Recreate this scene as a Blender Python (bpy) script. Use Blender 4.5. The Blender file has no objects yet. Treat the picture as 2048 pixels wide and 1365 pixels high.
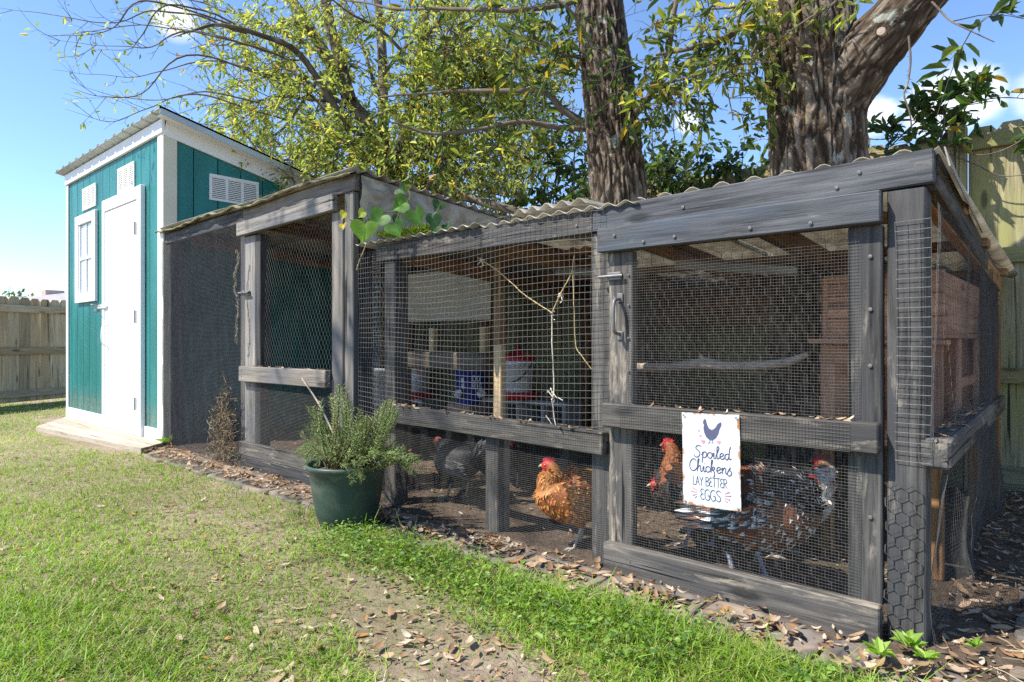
import bpy, math, random
import numpy as np
from mathutils import Vector, Matrix, Euler

# ------------------------------------------------------------------ camera, sky, sun, exposure
scene = bpy.context.scene
COL = scene.collection
FPX = 1300.0                       # focal length in pixels of the 2048 wide photograph
YAW = math.atan(1.12)
SA, CA = math.sin(YAW), math.cos(YAW)
CAMZ = 0.85
cam_data = bpy.data.cameras.new('camera')
cam_data.sensor_width = 36.0
cam_data.lens = FPX / 2048 * 36
cam_data.clip_start = 0.05
cam_data.clip_end = 3000
cam = bpy.data.objects.new('camera', cam_data)
cam.location = (0, 0, CAMZ)
cam.rotation_euler = (math.radians(90), 0, math.atan2(CA, SA))
COL.objects.link(cam)
scene.camera = cam

SUN_H = Vector((-0.52, -0.85))     # horizontal direction towards the sun
SUN_H.normalize()
SUN_EL = math.radians(52)
SUN_DIR = Vector((SUN_H.x * math.cos(SUN_EL), SUN_H.y * math.cos(SUN_EL), math.sin(SUN_EL)))
sun_data = bpy.data.lights.new('sun', 'SUN')
sun_data.energy = 2.9
sun_data.angle = math.radians(0.55)
sun_data.color = (1.0, 0.95, 0.87)
sun = bpy.data.objects.new('sun', sun_data)
sun.rotation_euler = SUN_DIR.to_track_quat('Z', 'Y').to_euler()
sun.location = (-6, -4, 12)
COL.objects.link(sun)

world = bpy.data.worlds.new('World')
scene.world = world
world.use_nodes = True
wn, wl = world.node_tree.nodes, world.node_tree.links
wn.clear()
w_out = wn.new('ShaderNodeOutputWorld')
w_bg = wn.new('ShaderNodeBackground')
w_sky = wn.new('ShaderNodeTexSky')
w_sky.sky_type = 'NISHITA'
w_sky.sun_disc = False
w_sky.sun_elevation = SUN_EL
w_sky.sun_rotation = math.atan2(SUN_DIR.x, SUN_DIR.y)
w_sky.altitude = 0
w_sky.air_density = 0.8
w_sky.dust_density = 0.0
w_sky.ozone_density = 5.0
w_bg.inputs['Strength'].default_value = 0.098
w_tc = wn.new('ShaderNodeTexCoord')
# a few fair weather clouds: soft noise puffs
w_map = wn.new('ShaderNodeMapping')
w_map.inputs['Scale'].default_value = (1.0, 1.0, 2.2)
wl.new(w_tc.outputs['Generated'], w_map.inputs['Vector'])
w_noise = wn.new('ShaderNodeTexNoise')
w_noise.inputs['Scale'].default_value = 4.2
w_noise.inputs['Detail'].default_value = 9
w_noise.inputs['Roughness'].default_value = 0.58
wl.new(w_map.outputs['Vector'], w_noise.inputs['Vector'])
w_sum = None


def _dir(px, py):
    u, w = (px - 1024) / FPX, -(py - 682) / FPX
    return Vector((u * SA - CA, u * CA + SA, w)).normalized()


for px, py, rad in ((1748, 232, 0.055), (1900, 215, 0.10), (350, 34, 0.06), (1375, 242, 0.035),
                    (2150, 190, 0.10), (2450, 80, 0.14), (-500, 260, 0.16), (3000, 300, 0.2)):
    dp = wn.new('ShaderNodeVectorMath')
    dp.operation = 'DISTANCE'
    wl.new(w_tc.outputs['Generated'], dp.inputs[0])
    dp.inputs[1].default_value = _dir(px, py)
    mr = wn.new('ShaderNodeMapRange')
    mr.interpolation_type = 'SMOOTHSTEP'
    mr.inputs['From Min'].default_value = rad
    mr.inputs['From Max'].default_value = 0.0
    wl.new(dp.outputs['Value'], mr.inputs['Value'])
    if w_sum is None:
        w_sum = mr.outputs['Result']
    else:
        ad = wn.new('ShaderNodeMath')
        ad.operation = 'MAXIMUM'
        wl.new(w_sum, ad.inputs[0])
        wl.new(mr.outputs['Result'], ad.inputs[1])
        w_sum = ad.outputs[0]
w_m1 = wn.new('ShaderNodeMath')
w_m1.operation = 'MULTIPLY_ADD'
wl.new(w_sum, w_m1.inputs[0])
w_m1.inputs[1].default_value = 0.55
wl.new(w_noise.outputs['Fac'], w_m1.inputs[2])
w_ramp = wn.new('ShaderNodeMapRange')
w_ramp.interpolation_type = 'SMOOTHSTEP'
w_ramp.inputs['From Min'].default_value = 0.70
w_ramp.inputs['From Max'].default_value = 0.98
w_ramp.inputs['To Max'].default_value = 0.85
wl.new(w_m1.outputs[0], w_ramp.inputs['Value'])
w_mix = wn.new('ShaderNodeMixRGB')
w_mix.inputs['Color2'].default_value = (4.6, 4.8, 5.2, 1)
wl.new(w_ramp.outputs['Result'], w_mix.inputs['Fac'])
wl.new(w_sky.outputs['Color'], w_mix.inputs['Color1'])
wl.new(w_mix.outputs['Color'], w_bg.inputs['Color'])
wl.new(w_bg.outputs['Background'], w_out.inputs['Surface'])

vs = scene.view_settings
vs.view_transform = 'Standard'
vs.look = 'None'
vs.exposure = 1.62
vs.gamma = 1.0
vs.use_curve_mapping = False
scene.cycles.max_bounces = 8
scene.cycles.sample_clamp_indirect = 2.5
scene.cycles.transparent_max_bounces = 8
scene.cycles.use_denoising = False

# ------------------------------------------------------------------ helpers
R = random.Random(11)
RNG = np.random.default_rng(5)
I4 = Matrix.Identity(4)
WM = {}


def at(px, py, f):
    """world point seen at that pixel, f metres in front of the camera"""
    r = (px - 1024) / FPX * f
    return np.array((r * SA - f * CA, r * CA + f * SA, CAMZ - (py - 682) / FPX * f))


def onY(px, py, Y):
    u, w = (px - 1024) / FPX, -(py - 682) / FPX
    t = Y / (u * CA + SA)
    return np.array(((u * SA - CA) * t, Y, CAMZ + w * t))


def onX(px, py, X):
    u, w = (px - 1024) / FPX, -(py - 682) / FPX
    t = X / (u * SA - CA)
    return np.array((X, (u * CA + SA) * t, CAMZ + w * t))


def onZ(px, py, Z=0.0):
    u, w = (px - 1024) / FPX, -(py - 682) / FPX
    t = (Z - CAMZ) / w
    return np.array(((u * SA - CA) * t, (u * CA + SA) * t, Z))


def proj_np(P):
    r = P[:, 0] * SA + P[:, 1] * CA
    f = -P[:, 0] * CA + P[:, 1] * SA
    return 1024 + FPX * r / f, 682 - FPX * (P[:, 2] - CAMZ) / f, f


def mesh_of(name, verts, faces, mats=(), cols=None, smooth=False, fmat=None):
    """faces: array (N,3) or (N,4), or a list of arrays / of index tuples"""
    me = bpy.data.meshes.new(name)
    verts = np.asarray(verts, dtype=np.float32).reshape(-1, 3)
    if isinstance(faces, np.ndarray):
        faces = [faces]
    if len(faces) and not isinstance(faces[0], np.ndarray):
        by = {}
        for f in faces:
            by.setdefault(len(f), []).append(f)
        faces = [np.array(v) for v in by.values()]
    me.vertices.add(len(verts))
    me.vertices.foreach_set('co', verts.ravel())
    nl = sum(f.size for f in faces)
    npoly = sum(len(f) for f in faces)
    me.loops.add(nl)
    me.loops.foreach_set('vertex_index', np.concatenate([f.ravel() for f in faces]).astype(np.int32))
    me.polygons.add(npoly)
    starts, s = [], 0
    for f in faces:
        starts.append(s + np.arange(len(f)) * f.shape[1])
        s += f.size
    me.polygons.foreach_set('loop_start', np.concatenate(starts).astype(np.int32))
    me.polygons.foreach_set('use_smooth', np.full(npoly, bool(smooth)))
    for m in (mats if isinstance(mats, (list, tuple)) else [mats]):
        me.materials.append(m)
    if fmat is not None:
        me.polygons.foreach_set('material_index', np.asarray(fmat, dtype=np.int32))
    if cols is not None:
        a = me.color_attributes.new('Col', 'FLOAT_COLOR', 'POINT')
        c = np.ones((len(verts), 4), dtype=np.float32)
        c[:, :3] = cols
        a.data.foreach_set('color', c.ravel())
    me.update(calc_edges=True)
    me.validate()
    return me


def put(name, data, parent=None, M=I4, **props):
    o = bpy.data.objects.new(name, data)
    COL.objects.link(o)
    if parent is not None:
        o.parent = parent
        o.matrix_parent_inverse = WM[parent.name].inverted()
    o.matrix_basis = M
    WM[o.name] = M.copy()
    for k, v in props.items():
        o[k] = v
    return o


def thing(name, label, cat, loc=(0, 0, 0), group=None, rz=0.0):
    M = Matrix.Translation(Vector(loc)) @ Matrix.Rotation(rz, 4, 'Z')
    o = put(name, None, None, M, label=label, category=cat)
    o.empty_display_size = 0.1
    if group:
        o['group'] = group
    return o


def box_vf(sx, sy, sz, c=0.003):
    """chamfered box, centred in y and z, from x=0 to sx"""
    V, F = [], []
    c = min(c, sx * .3, sy * .3, sz * .3)
    hx, hy, hz = sx / 2, sy / 2, sz / 2
    idx = {}
    for ix in (-1, 1):
        for iy in (-1, 1):
            for iz in (-1, 1):
                for ax in range(3):
                    p = [ix * (hx - c), iy * (hy - c), iz * (hz - c)]
                    p[ax] = (ix * hx, iy * hy, iz * hz)[ax]
                    idx[(ix, iy, iz, ax)] = len(V)
                    V.append((p[0] + hx, p[1], p[2]))
    for ax in range(3):
        a, b = [(1, 2), (2, 0), (0, 1)][ax]
        for s in (-1, 1):
            q = []
            for (da, db) in ((-1, -1), (1, -1), (1, 1), (-1, 1)):
                k = [0, 0, 0]
                k[ax], k[a], k[b] = s, da, db
                q.append(idx[(k[0], k[1], k[2], ax)])
            F.append(tuple(q if s > 0 else q[::-1]))
    for ax in range(3):           # edges along ax
        a, b = [(1, 2), (2, 0), (0, 1)][ax]
        for sa_ in (-1, 1):
            for sb in (-1, 1):
                q = []
                for s in (-1, 1):
                    k = [0, 0, 0]
                    k[ax], k[a], k[b] = s, sa_, sb
                    q.append((idx[(k[0], k[1], k[2], a)], idx[(k[0], k[1], k[2], b)]))
                f = (q[0][0], q[1][0], q[1][1], q[0][1])
                F.append(f if sa_ * sb > 0 else f[::-1])
    for ix in (-1, 1):
        for iy in (-1, 1):
            for iz in (-1, 1):
                t = tuple(idx[(ix, iy, iz, a)] for a in range(3))
                F.append(t if ix * iy * iz > 0 else t[::-1])
    return V, F


_box_cache = {}


def board(name, parent, p0, p1, w, t, mat, up=(0, 0, 1), c=0.004, roll=0.0, **props):
    """a sawn board from p0 to p1: w wide along 'up', t thick; own length is its local x"""
    p0, p1 = Vector(p0), Vector(p1)
    x = (p1 - p0)
    L = x.length
    x.normalize()
    u = Vector(up)
    z = (u - x * u.dot(x)).normalized()
    y = z.cross(x)
    M = Matrix(((x.x, y.x, z.x, p0.x), (x.y, y.y, z.y, p0.y), (x.z, y.z, z.z, p0.z), (0, 0, 0, 1)))
    if roll:
        M = M @ Matrix.Rotation(roll, 4, 'X')
    key = (round(L, 3), round(w, 4), round(t, 4), c, mat.name)
    me = _box_cache.get(key)
    if me is None:
        V, F = box_vf(L, t, w, c)
        me = mesh_of(name, V, F, mat)
        _box_cache[key] = me
    return put(name, me, parent, M, **props)


def box(name, parent, lo, hi, mat, c=0.004, **props):
    lo, hi = Vector(lo), Vector(hi)
    d = hi - lo
    ax = max(range(3), key=lambda i: d[i])
    m = (lo + hi) / 2
    p0, p1 = m.copy(), m.copy()
    p0[ax], p1[ax] = lo[ax], hi[ax]
    if ax == 0:
        return board(name, parent, p0, p1, d.z, d.y, mat, (0, 0, 1), c, **props)
    if ax == 1:
        return board(name, parent, p0, p1, d.z, d.x, mat, (0, 0, 1), c, **props)
    return board(name, parent, p0, p1, d.x, d.y, mat, (1, 0, 0), c, **props)


def tubes(P, rad, sides=3, ref=(0.31, 0.22, 0.92), phase=0.0, close_ring=False):
    """P (M,n,3) polylines, rad scalar or (n,) or (M,n): returns verts, quads"""
    P = np.asarray(P, dtype=np.float64)
    if P.ndim == 2:
        P = P[None]
    M, n, _ = P.shape
    T = np.gradient(P, axis=1) if n > 2 else np.repeat((P[:, 1:] - P[:, :1]), 2, axis=1)
    T /= np.linalg.norm(T, axis=2, keepdims=True) + 1e-9
    ref = np.broadcast_to(np.asarray(ref, dtype=float), P.shape)
    n1 = np.cross(T, ref)
    n1 /= np.linalg.norm(n1, axis=2, keepdims=True) + 1e-9
    n2 = np.cross(T, n1)
    a = np.arange(sides) * 2 * math.pi / sides + phase
    r = np.broadcast_to(np.asarray(rad, dtype=float), (M, n))[..., None, None]
    V = P[:, :, None, :] + r * (np.cos(a)[None, None, :, None] * n1[:, :, None, :] + np.sin(a)[None, None, :, None] * n2[:, :, None, :])
    i, j, k = np.meshgrid(np.arange(M), np.arange(n - 1), np.arange(sides), indexing='ij')
    k2 = (k + 1) % sides
    b = lambda ii, jj, kk: (ii * n + jj) * sides + kk
    Q = np.stack([b(i, j, k), b(i, j, k2), b(i, j + 1, k2), b(i, j + 1, k)], -1).reshape(-1, 4)
    return V.reshape(-1, 3), Q


class Acc:
    """collects vert / face arrays"""
    def __init__(self):
        self.v, self.f, self.c, self.n = [], [], [], 0

    def add(self, v, f, col=None):
        v = np.asarray(v, dtype=float).reshape(-1, 3)
        self.v.append(v)
        self.f.append(np.asarray(f) + self.n)
        if col is not None:
            col = np.asarray(col, dtype=float)
            self.c.append(np.broadcast_to(col, (len(v), 3)))
        self.n += len(v)

    def mesh(self, name, mats, smooth=False):
        by = {}
        for f in self.f:
            by.setdefault(f.shape[1], []).append(f)
        faces = [np.concatenate(v) for v in by.values()]
        return mesh_of(name, np.concatenate(self.v), faces, mats,
                       np.concatenate(self.c) if self.c else None, smooth)


def catmull(pts, n):
    P = np.asarray(pts, dtype=float)
    m = len(P)
    if m == 2:
        t = np.linspace(0, 1, n)[:, None]
        return P[0] * (1 - t) + P[1] * t
    E = np.concatenate([[2 * P[0] - P[1]], P, [2 * P[-1] - P[-2]]])
    t = np.linspace(0, m - 1 - 1e-9, n)
    i = t.astype(int)
    u = (t - i)[:, None]
    a, b, c, d = E[i], E[i + 1], E[i + 2], E[i + 3]
    return 0.5 * (2 * b + (c - a) * u + (2 * a - 5 * b + 4 * c - d) * u ** 2 + (3 * b - a - 3 * c + d) * u ** 3)


def _hash(i, j, k, s):
    h = (i * 374761393 + j * 668265263 + k * 2147483647 + s * 974711) & 0xffffffff
    h = ((h ^ (h >> 13)) * 1274126177) & 0xffffffff
    h = ((h ^ (h >> 16)) * 2246822519) & 0xffffffff
    return ((h ^ (h >> 15)) & 0xffffff) / 0xffffff


def vnoise(P, seed=0):
    P = np.asarray(P, dtype=float)
    i = np.floor(P).astype(np.int64)
    f = P - i
    f = f * f * (3 - 2 * f)
    out = 0
    for a in (0, 1):
        for b in (0, 1):
            for c in (0, 1):
                w = (f[..., 0] if a else 1 - f[..., 0]) * (f[..., 1] if b else 1 - f[..., 1]) * (f[..., 2] if c else 1 - f[..., 2])
                out = out + w * _hash(i[..., 0] + a, i[..., 1] + b, i[..., 2] + c, seed)
    return out


def fbm(P, seed=0, o=3):
    P = np.asarray(P, dtype=float)
    s, a, tot = 0, 1, 0
    for k in range(o):
        s = s + a * vnoise(P * 2 ** k, seed + k)
        tot += a
        a *= .5
    return s / tot


# ------------------------------------------------------------------ materials
MATS = {}


class N:
    """small node helper"""
    def __init__(self, name):
        self.m = bpy.data.materials.new(name)
        self.m.use_nodes = True
        self.nt = self.m.node_tree
        self.b = self.nt.nodes['Principled BSDF']
        self.out = self.nt.nodes['Material Output']
        MATS[name] = self.m
        self._tc = None

    def new(self, t, **kw):
        n = self.nt.nodes.new(t)
        for k, v in kw.items():
            if k in n.inputs:
                n.inputs[k].default_value = v
            else:
                setattr(n, k, v)
        return n

    def link(self, a, b):
        self.nt.links.new(a, b)

    def coords(self, scale=(1, 1, 1), rnd=True, kind='Object'):
        tc = self.new('ShaderNodeTexCoord')
        v = tc.outputs[kind]
        if rnd:
            oi = self.new('ShaderNodeObjectInfo')
            cx = self.new('ShaderNodeCombineXYZ')
            mu = self.new('ShaderNodeMath', operation='MULTIPLY')
            self.link(oi.outputs['Random'], mu.inputs[0])
            mu.inputs[1].default_value = 61.0
            for i in range(3):
                self.link(mu.outputs[0], cx.inputs[i])
            ad = self.new('ShaderNodeVectorMath', operation='ADD')
            self.link(v, ad.inputs[0])
            self.link(cx.outputs[0], ad.inputs[1])
            v = ad.outputs[0]
        mp = self.new('ShaderNodeMapping')
        mp.inputs['Scale'].default_value = scale
        self.link(v, mp.inputs['Vector'])
        return mp.outputs['Vector']

    def noise(self, vec, scale, detail=5, rough=.6, dist=0.0):
        n = self.new('ShaderNodeTexNoise')
        n.inputs['Scale'].default_value = scale
        n.inputs['Detail'].default_value = detail
        n.inputs['Roughness'].default_value = rough
        n.inputs['Distortion'].default_value = dist
        self.link(vec, n.inputs['Vector'])
        return n.outputs['Fac']

    def ramp(self, fac, stops):
        n = self.new('ShaderNodeValToRGB')
        e = n.color_ramp.elements
        while len(e) > 1:
            e.remove(e[-1])
        e[0].position, e[0].color = stops[0][0], (*stops[0][1], 1)
        for p, c in stops[1:]:
            k = e.new(p)
            k.color = (*c, 1)
        self.link(fac, n.inputs['Fac'])
        return n.outputs['Color']

    def rng(self, fac, a, b, lo=0.0, hi=1.0):
        n = self.new('ShaderNodeMapRange')
        n.inputs['From Min'].default_value = a
        n.inputs['From Max'].default_value = b
        n.inputs['To Min'].default_value = lo
        n.inputs['To Max'].default_value = hi
        self.link(fac, n.inputs['Value'])
        return n.outputs['Result']

    def mix(self, fac, a, b, blend='MIX'):
        n = self.new('ShaderNodeMixRGB', blend_type=blend)
        for sock, v in ((n.inputs['Fac'], fac), (n.inputs['Color1'], a), (n.inputs['Color2'], b)):
            if isinstance(v, (int, float)):
                sock.default_value = v
            elif isinstance(v, tuple):
                sock.default_value = (*v, 1)
            else:
                self.link(v, sock)
        return n.outputs['Color']

    def bump(self, h, strength=.4, dist=.01):
        n = self.new('ShaderNodeBump')
        n.inputs['Strength'].default_value = strength
        n.inputs['Distance'].default_value = dist
        self.link(h, n.inputs['Height'])
        self.link(n.outputs['Normal'], self.b.inputs['Normal'])

    def base(self, c):
        if isinstance(c, tuple):
            self.b.inputs['Base Color'].default_value = (*c, 1)
        else:
            self.link(c, self.b.inputs['Base Color'])

    def set(self, rough=None, metal=None, spec=None):
        if rough is not None:
            self.b.inputs['Roughness'].default_value = rough
        if metal is not None:
            self.b.inputs['Metallic'].default_value = metal
        if spec is not None:
            self.b.inputs['Specular IOR Level'].default_value = spec
        return self.m


def wood(name, dark, light, wear=None, wear_lo=.55, tint=None, rough=.75, grain=1.0, knots=True, bump=.35):
    n = N(name)
    v1 = n.coords((2.6, 62 * grain, 62 * grain))
    g = n.noise(v1, 1.0, 8, .72, .35)
    v2 = n.coords((.9, 9, 9))
    g2 = n.noise(v2, 1.0, 4, .55, 1.2)
    s = n.new('ShaderNodeMath', operation='MULTIPLY_ADD')
    n.link(g2, s.inputs[0])
    s.inputs[1].default_value = .6
    n.link(g, s.inputs[2])
    col = n.ramp(n.rng(s.outputs[0], .62, .98), [(0, dark), (.45, tuple(a * .55 + b * .45 for a, b in zip(dark, light))), (1, light)])
    if tint:
        vt = n.coords((1.3, 5, 5))
        t = n.rng(n.noise(vt, 1.6, 3, .5), .45, .68)
        col = n.mix(t, col, tint)
    if wear:
        vw = n.coords((5, 26, 26))
        wv = n.rng(n.noise(vw, 1.0, 8, .7, .3), wear_lo, wear_lo + .12)
        col = n.mix(wv, col, wear)
    if knots:
        vk = n.coords((2.6, 9, 9))
        vo = n.new('ShaderNodeTexVoronoi')
        vo.inputs['Scale'].default_value = 1.0
        n.link(vk, vo.inputs['Vector'])
        k = n.rng(vo.outputs['Distance'], .10, .19, .75, 0)
        col = n.mix(k, col, tuple(c * .35 for c in dark))
    # long drying checks
    vc = n.coords((1.1, 60 * grain, 60 * grain))
    ck = n.rng(n.noise(vc, 1.0, 2, .4, .4), .67, .71)
    col = n.mix(ck, col, tuple(c * .25 for c in dark))
    # every board a little different
    oi = n.new('ShaderNodeObjectInfo')
    om = n.new('ShaderNodeMath', operation='FRACT')
    omm = n.new('ShaderNodeMath', operation='MULTIPLY')
    n.link(oi.outputs['Random'], omm.inputs[0])
    omm.inputs[1].default_value = 7.31
    n.link(omm.outputs[0], om.inputs[0])
    col = n.mix(n.rng(om.outputs[0], .25, 1, 0, .55), col, n.mix(1.0, col, (1.0, .82, .62), 'MULTIPLY'))
    hv = n.new('ShaderNodeHueSaturation')
    n.link(n.rng(oi.outputs['Random'], 0, 1, .72, 1.2), hv.inputs['Value'])
    n.link(col, hv.inputs['Color'])
    n.base(hv.outputs['Color'])
    n.bump(s.outputs[0], bump, .006)
    n.set(rough, 0, .3)
    return n.m


def plain(name, col, rough=.6, metal=0.0, var=.15, scale=8.0, bump=0.0, spec=.4, dirt=None, dirt_lo=.6):
    n = N(name)
    v = n.coords((1, 1, 1))
    f = n.noise(v, scale, 6, .6)
    c = n.ramp(f, [(.25, tuple(x * (1 - var) for x in col)), (.75, tuple(min(1, x * (1 + var)) for x in col))])
    if dirt:
        f2 = n.noise(v, scale * .6, 8, .7, .4)
        c = n.mix(n.rng(f2, dirt_lo, dirt_lo + .16), c, dirt)
    n.base(c)
    if bump:
        n.bump(n.noise(v, scale * 6, 5, .6), bump, .004)
    return n.set(rough, metal, spec)


def leafmat(name, trans=.45, rough=.5, spec=.35):
    """colour from the mesh's own colour attribute, part of the light goes through the blade"""
    n = N(name)
    a = n.new('ShaderNodeVertexColor', layer_name='Col')
    n.base(a.outputs['Color'])
    n.set(rough, 0, spec)
    tr = n.new('ShaderNodeBsdfTranslucent')
    hs = n.new('ShaderNodeHueSaturation')
    hs.inputs['Value'].default_value = 1.5
    hs.inputs['Saturation'].default_value = 1.1
    n.link(a.outputs['Color'], hs.inputs['Color'])
    n.link(hs.outputs['Color'], tr.inputs['Color'])
    mx = n.new('ShaderNodeMixShader')
    mx.inputs['Fac'].default_value = trans
    n.link(n.b.outputs[0], mx.inputs[1])
    n.link(tr.outputs[0], mx.inputs[2])
    n.link(mx.outputs[0], n.out.inputs['Surface'])
    return n.m


def colmat(name, rough=.6, spec=.3, bump=0.0, sheen=0.0):
    n = N(name)
    a = n.new('ShaderNodeVertexColor', layer_name='Col')
    n.base(a.outputs['Color'])
    if bump:
        n.bump(n.noise(n.coords((1, 1, 1)), 60, 5, .6), bump, .003)
    n.set(rough, 0, spec)
    return n.m


M_STAIN = wood('black_stained_wood', (.020, .019, .019), (.150, .142, .130), (.27, .235, .19), .56, (.062, .062, .064), bump=.8)
M_STAINB = wood('bluish_stained_wood', (.030, .032, .037), (.180, .182, .190), (.26, .24, .21), .60, (.095, .115, .14), bump=.7)
M_STAINW = wood('worn_stained_wood', (.030, .027, .024), (.19, .172, .148), (.31, .265, .20), .54, (.06, .06, .062), bump=.7)
M_GREYWOOD = wood('weathered_grey_wood', (.10, .092, .082), (.33, .31, .275), (.08, .072, .068), .62, (.14, .14, .15))
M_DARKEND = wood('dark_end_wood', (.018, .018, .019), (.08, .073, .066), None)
M_FENCE = wood('mossy_fence_wood', (.13, .115, .055), (.40, .35, .20), (.15, .11, .065), .60, (.27, .26, .095))
M_FARFENCE = wood('dry_fence_wood', (.27, .21, .12), (.56, .47, .31), (.17, .145, .10), .62, (.42, .35, .22), grain=.6)
M_REDWOOD = wood('reddish_nest_wood', (.36, .175, .10), (.62, .36, .23), None)
M_NEWWOOD = wood('pale_new_wood', (.36, .25, .12), (.58, .44, .26), None, knots=False)
M_RAFTER = wood('brown_rafter_wood', (.10, .055, .025), (.34, .2, .09), (.2, .16, .1), .6)
M_ROUGH = wood('rough_shelf_wood', (.06, .048, .035), (.26, .21, .15), (.03, .025, .02), .58)
M_BRANCH = plain('grey_branch', (.34, .27, .21), .85, 0, .4, 22, .6)
M_WHITE = plain('white_paint', (.78, .78, .76), .5, 0, .05, 3, .06, .4, (.52, .50, .47), .70)
M_DOORWHITE = None
M_TAN = plain('yellowed_white_paint', (.62, .58, .44), .55, 0, .1, 3, .08, .4, (.5, .38, .17), .6)
M_VENT = plain('vent_white', (.74, .74, .69), .45, 0, .05, 6, 0, .4, (.5, .46, .36), .68)
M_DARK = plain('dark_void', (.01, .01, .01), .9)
M_WIRE = plain('galvanized_wire', (.115, .113, .108), .7, .2, .3, 60, 0, .2)
M_WIRE2 = plain('weathered_wire', (.12, .115, .105), .7, .2, .4, 30, 0, .2)
M_WIREB = plain('black_wire', (.045, .046, .05), .6, .1, .4, 30, 0, .25)
M_WIREM = plain('dull_grey_wire', (.095, .09, .082), .75, .1, .4, 30, 0, .2)
M_STEEL = plain('hardware_steel', (.20, .195, .19), .55, .6, .3, 40, 0, .5, (.2, .11, .05), .58)
M_SCREW = plain('dull_screw_head', (.15, .14, .135), .65, .3, .3, 200)
M_ROOFM = plain('galvanized_roof_sheet', (.46, .48, .44), .42, .5, .14, 2.5, .05, .5, (.36, .37, .30), .58)
M_RUST = plain('old_roof_sheet', (.28, .26, .22), .6, .45, .35, 6, .2, .4, (.24, .10, .04), .56)
M_LIP = plain('mossy_roof_edge', (.22, .20, .12), .8, .1, .4, 12, .3, .3, (.12, .14, .05), .5)
M_CONC = plain('cinder_concrete', (.36, .34, .32), .9, 0, .2, 30, .8, .2)
M_BRICK = plain('pale_brick', (.36, .26, .2), .9, 0, .25, 25, .6, .2)
M_SLAB = wood('pale_step_boards', (.26, .225, .18), (.46, .42, .35), (.36, .28, .2), .6, (.40, .36, .30), knots=False)
M_RUBBER = plain('dark_plastic_edging', (.13, .115, .10), .85, 0, .35, 9, .6, .2, (.27, .21, .155), .44)
M_RED = plain('red_plastic', (.52, .025, .03), .38, 0, .12, 6)
M_BUCKET = plain('white_bucket_plastic', (.72, .72, .70), .4, 0, .05, 5, 0, .5, (.45, .40, .33), .62)
M_BLUE = plain('blue_bucket_plastic', (.018, .055, .27), .35, 0, .1, 5)
M_BLACK = plain('black_plastic', (.015, .015, .016), .5)
M_TWINE = plain('baling_twine', (.48, .36, .17), .9, 0, .3, 80)
M_STRING = plain('pale_string', (.62, .55, .44), .9, 0, .2, 80)
M_POT = None
M_LEAF = leafmat('leaf_blade', .58)
M_LEAFW = leafmat('waxy_leaf_blade', .38, .5, .25)
M_GRASS = leafmat('grass_blade', .4, .5)
M_DRY = leafmat('dry_leaf_blade', .15, .75, .2)
M_FEATHER = colmat('feathers', .55, .3)
M_SKIN = plain('red_comb_skin', (.50, .035, .035), .55, 0, .2, 60, .3)
M_PINK = plain('pink_comb_skin', (.52, .12, .12), .55, 0, .2, 60, .3)
M_SHANK = plain('scaly_shank', (.42, .36, .28), .7, 0, .25, 90, .5)
M_SHANKG = plain('grey_shank', (.42, .40, .44), .7, 0, .2, 90, .5)
M_BEAK = plain('horn_beak', (.46, .36, .22), .5, 0, .15, 40)
M_EYE = plain('amber_eye', (.35, .10, .01), .15)
M_INK = plain('slate_ink', (.085, .085, .15), .5, 0, .1, 40)
M_PINKINK = plain('rose_ink', (.55, .22, .29), .5, 0, .15, 40)
M_WHITEINK = plain('white_print', (.75, .76, .78), .5)


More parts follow.
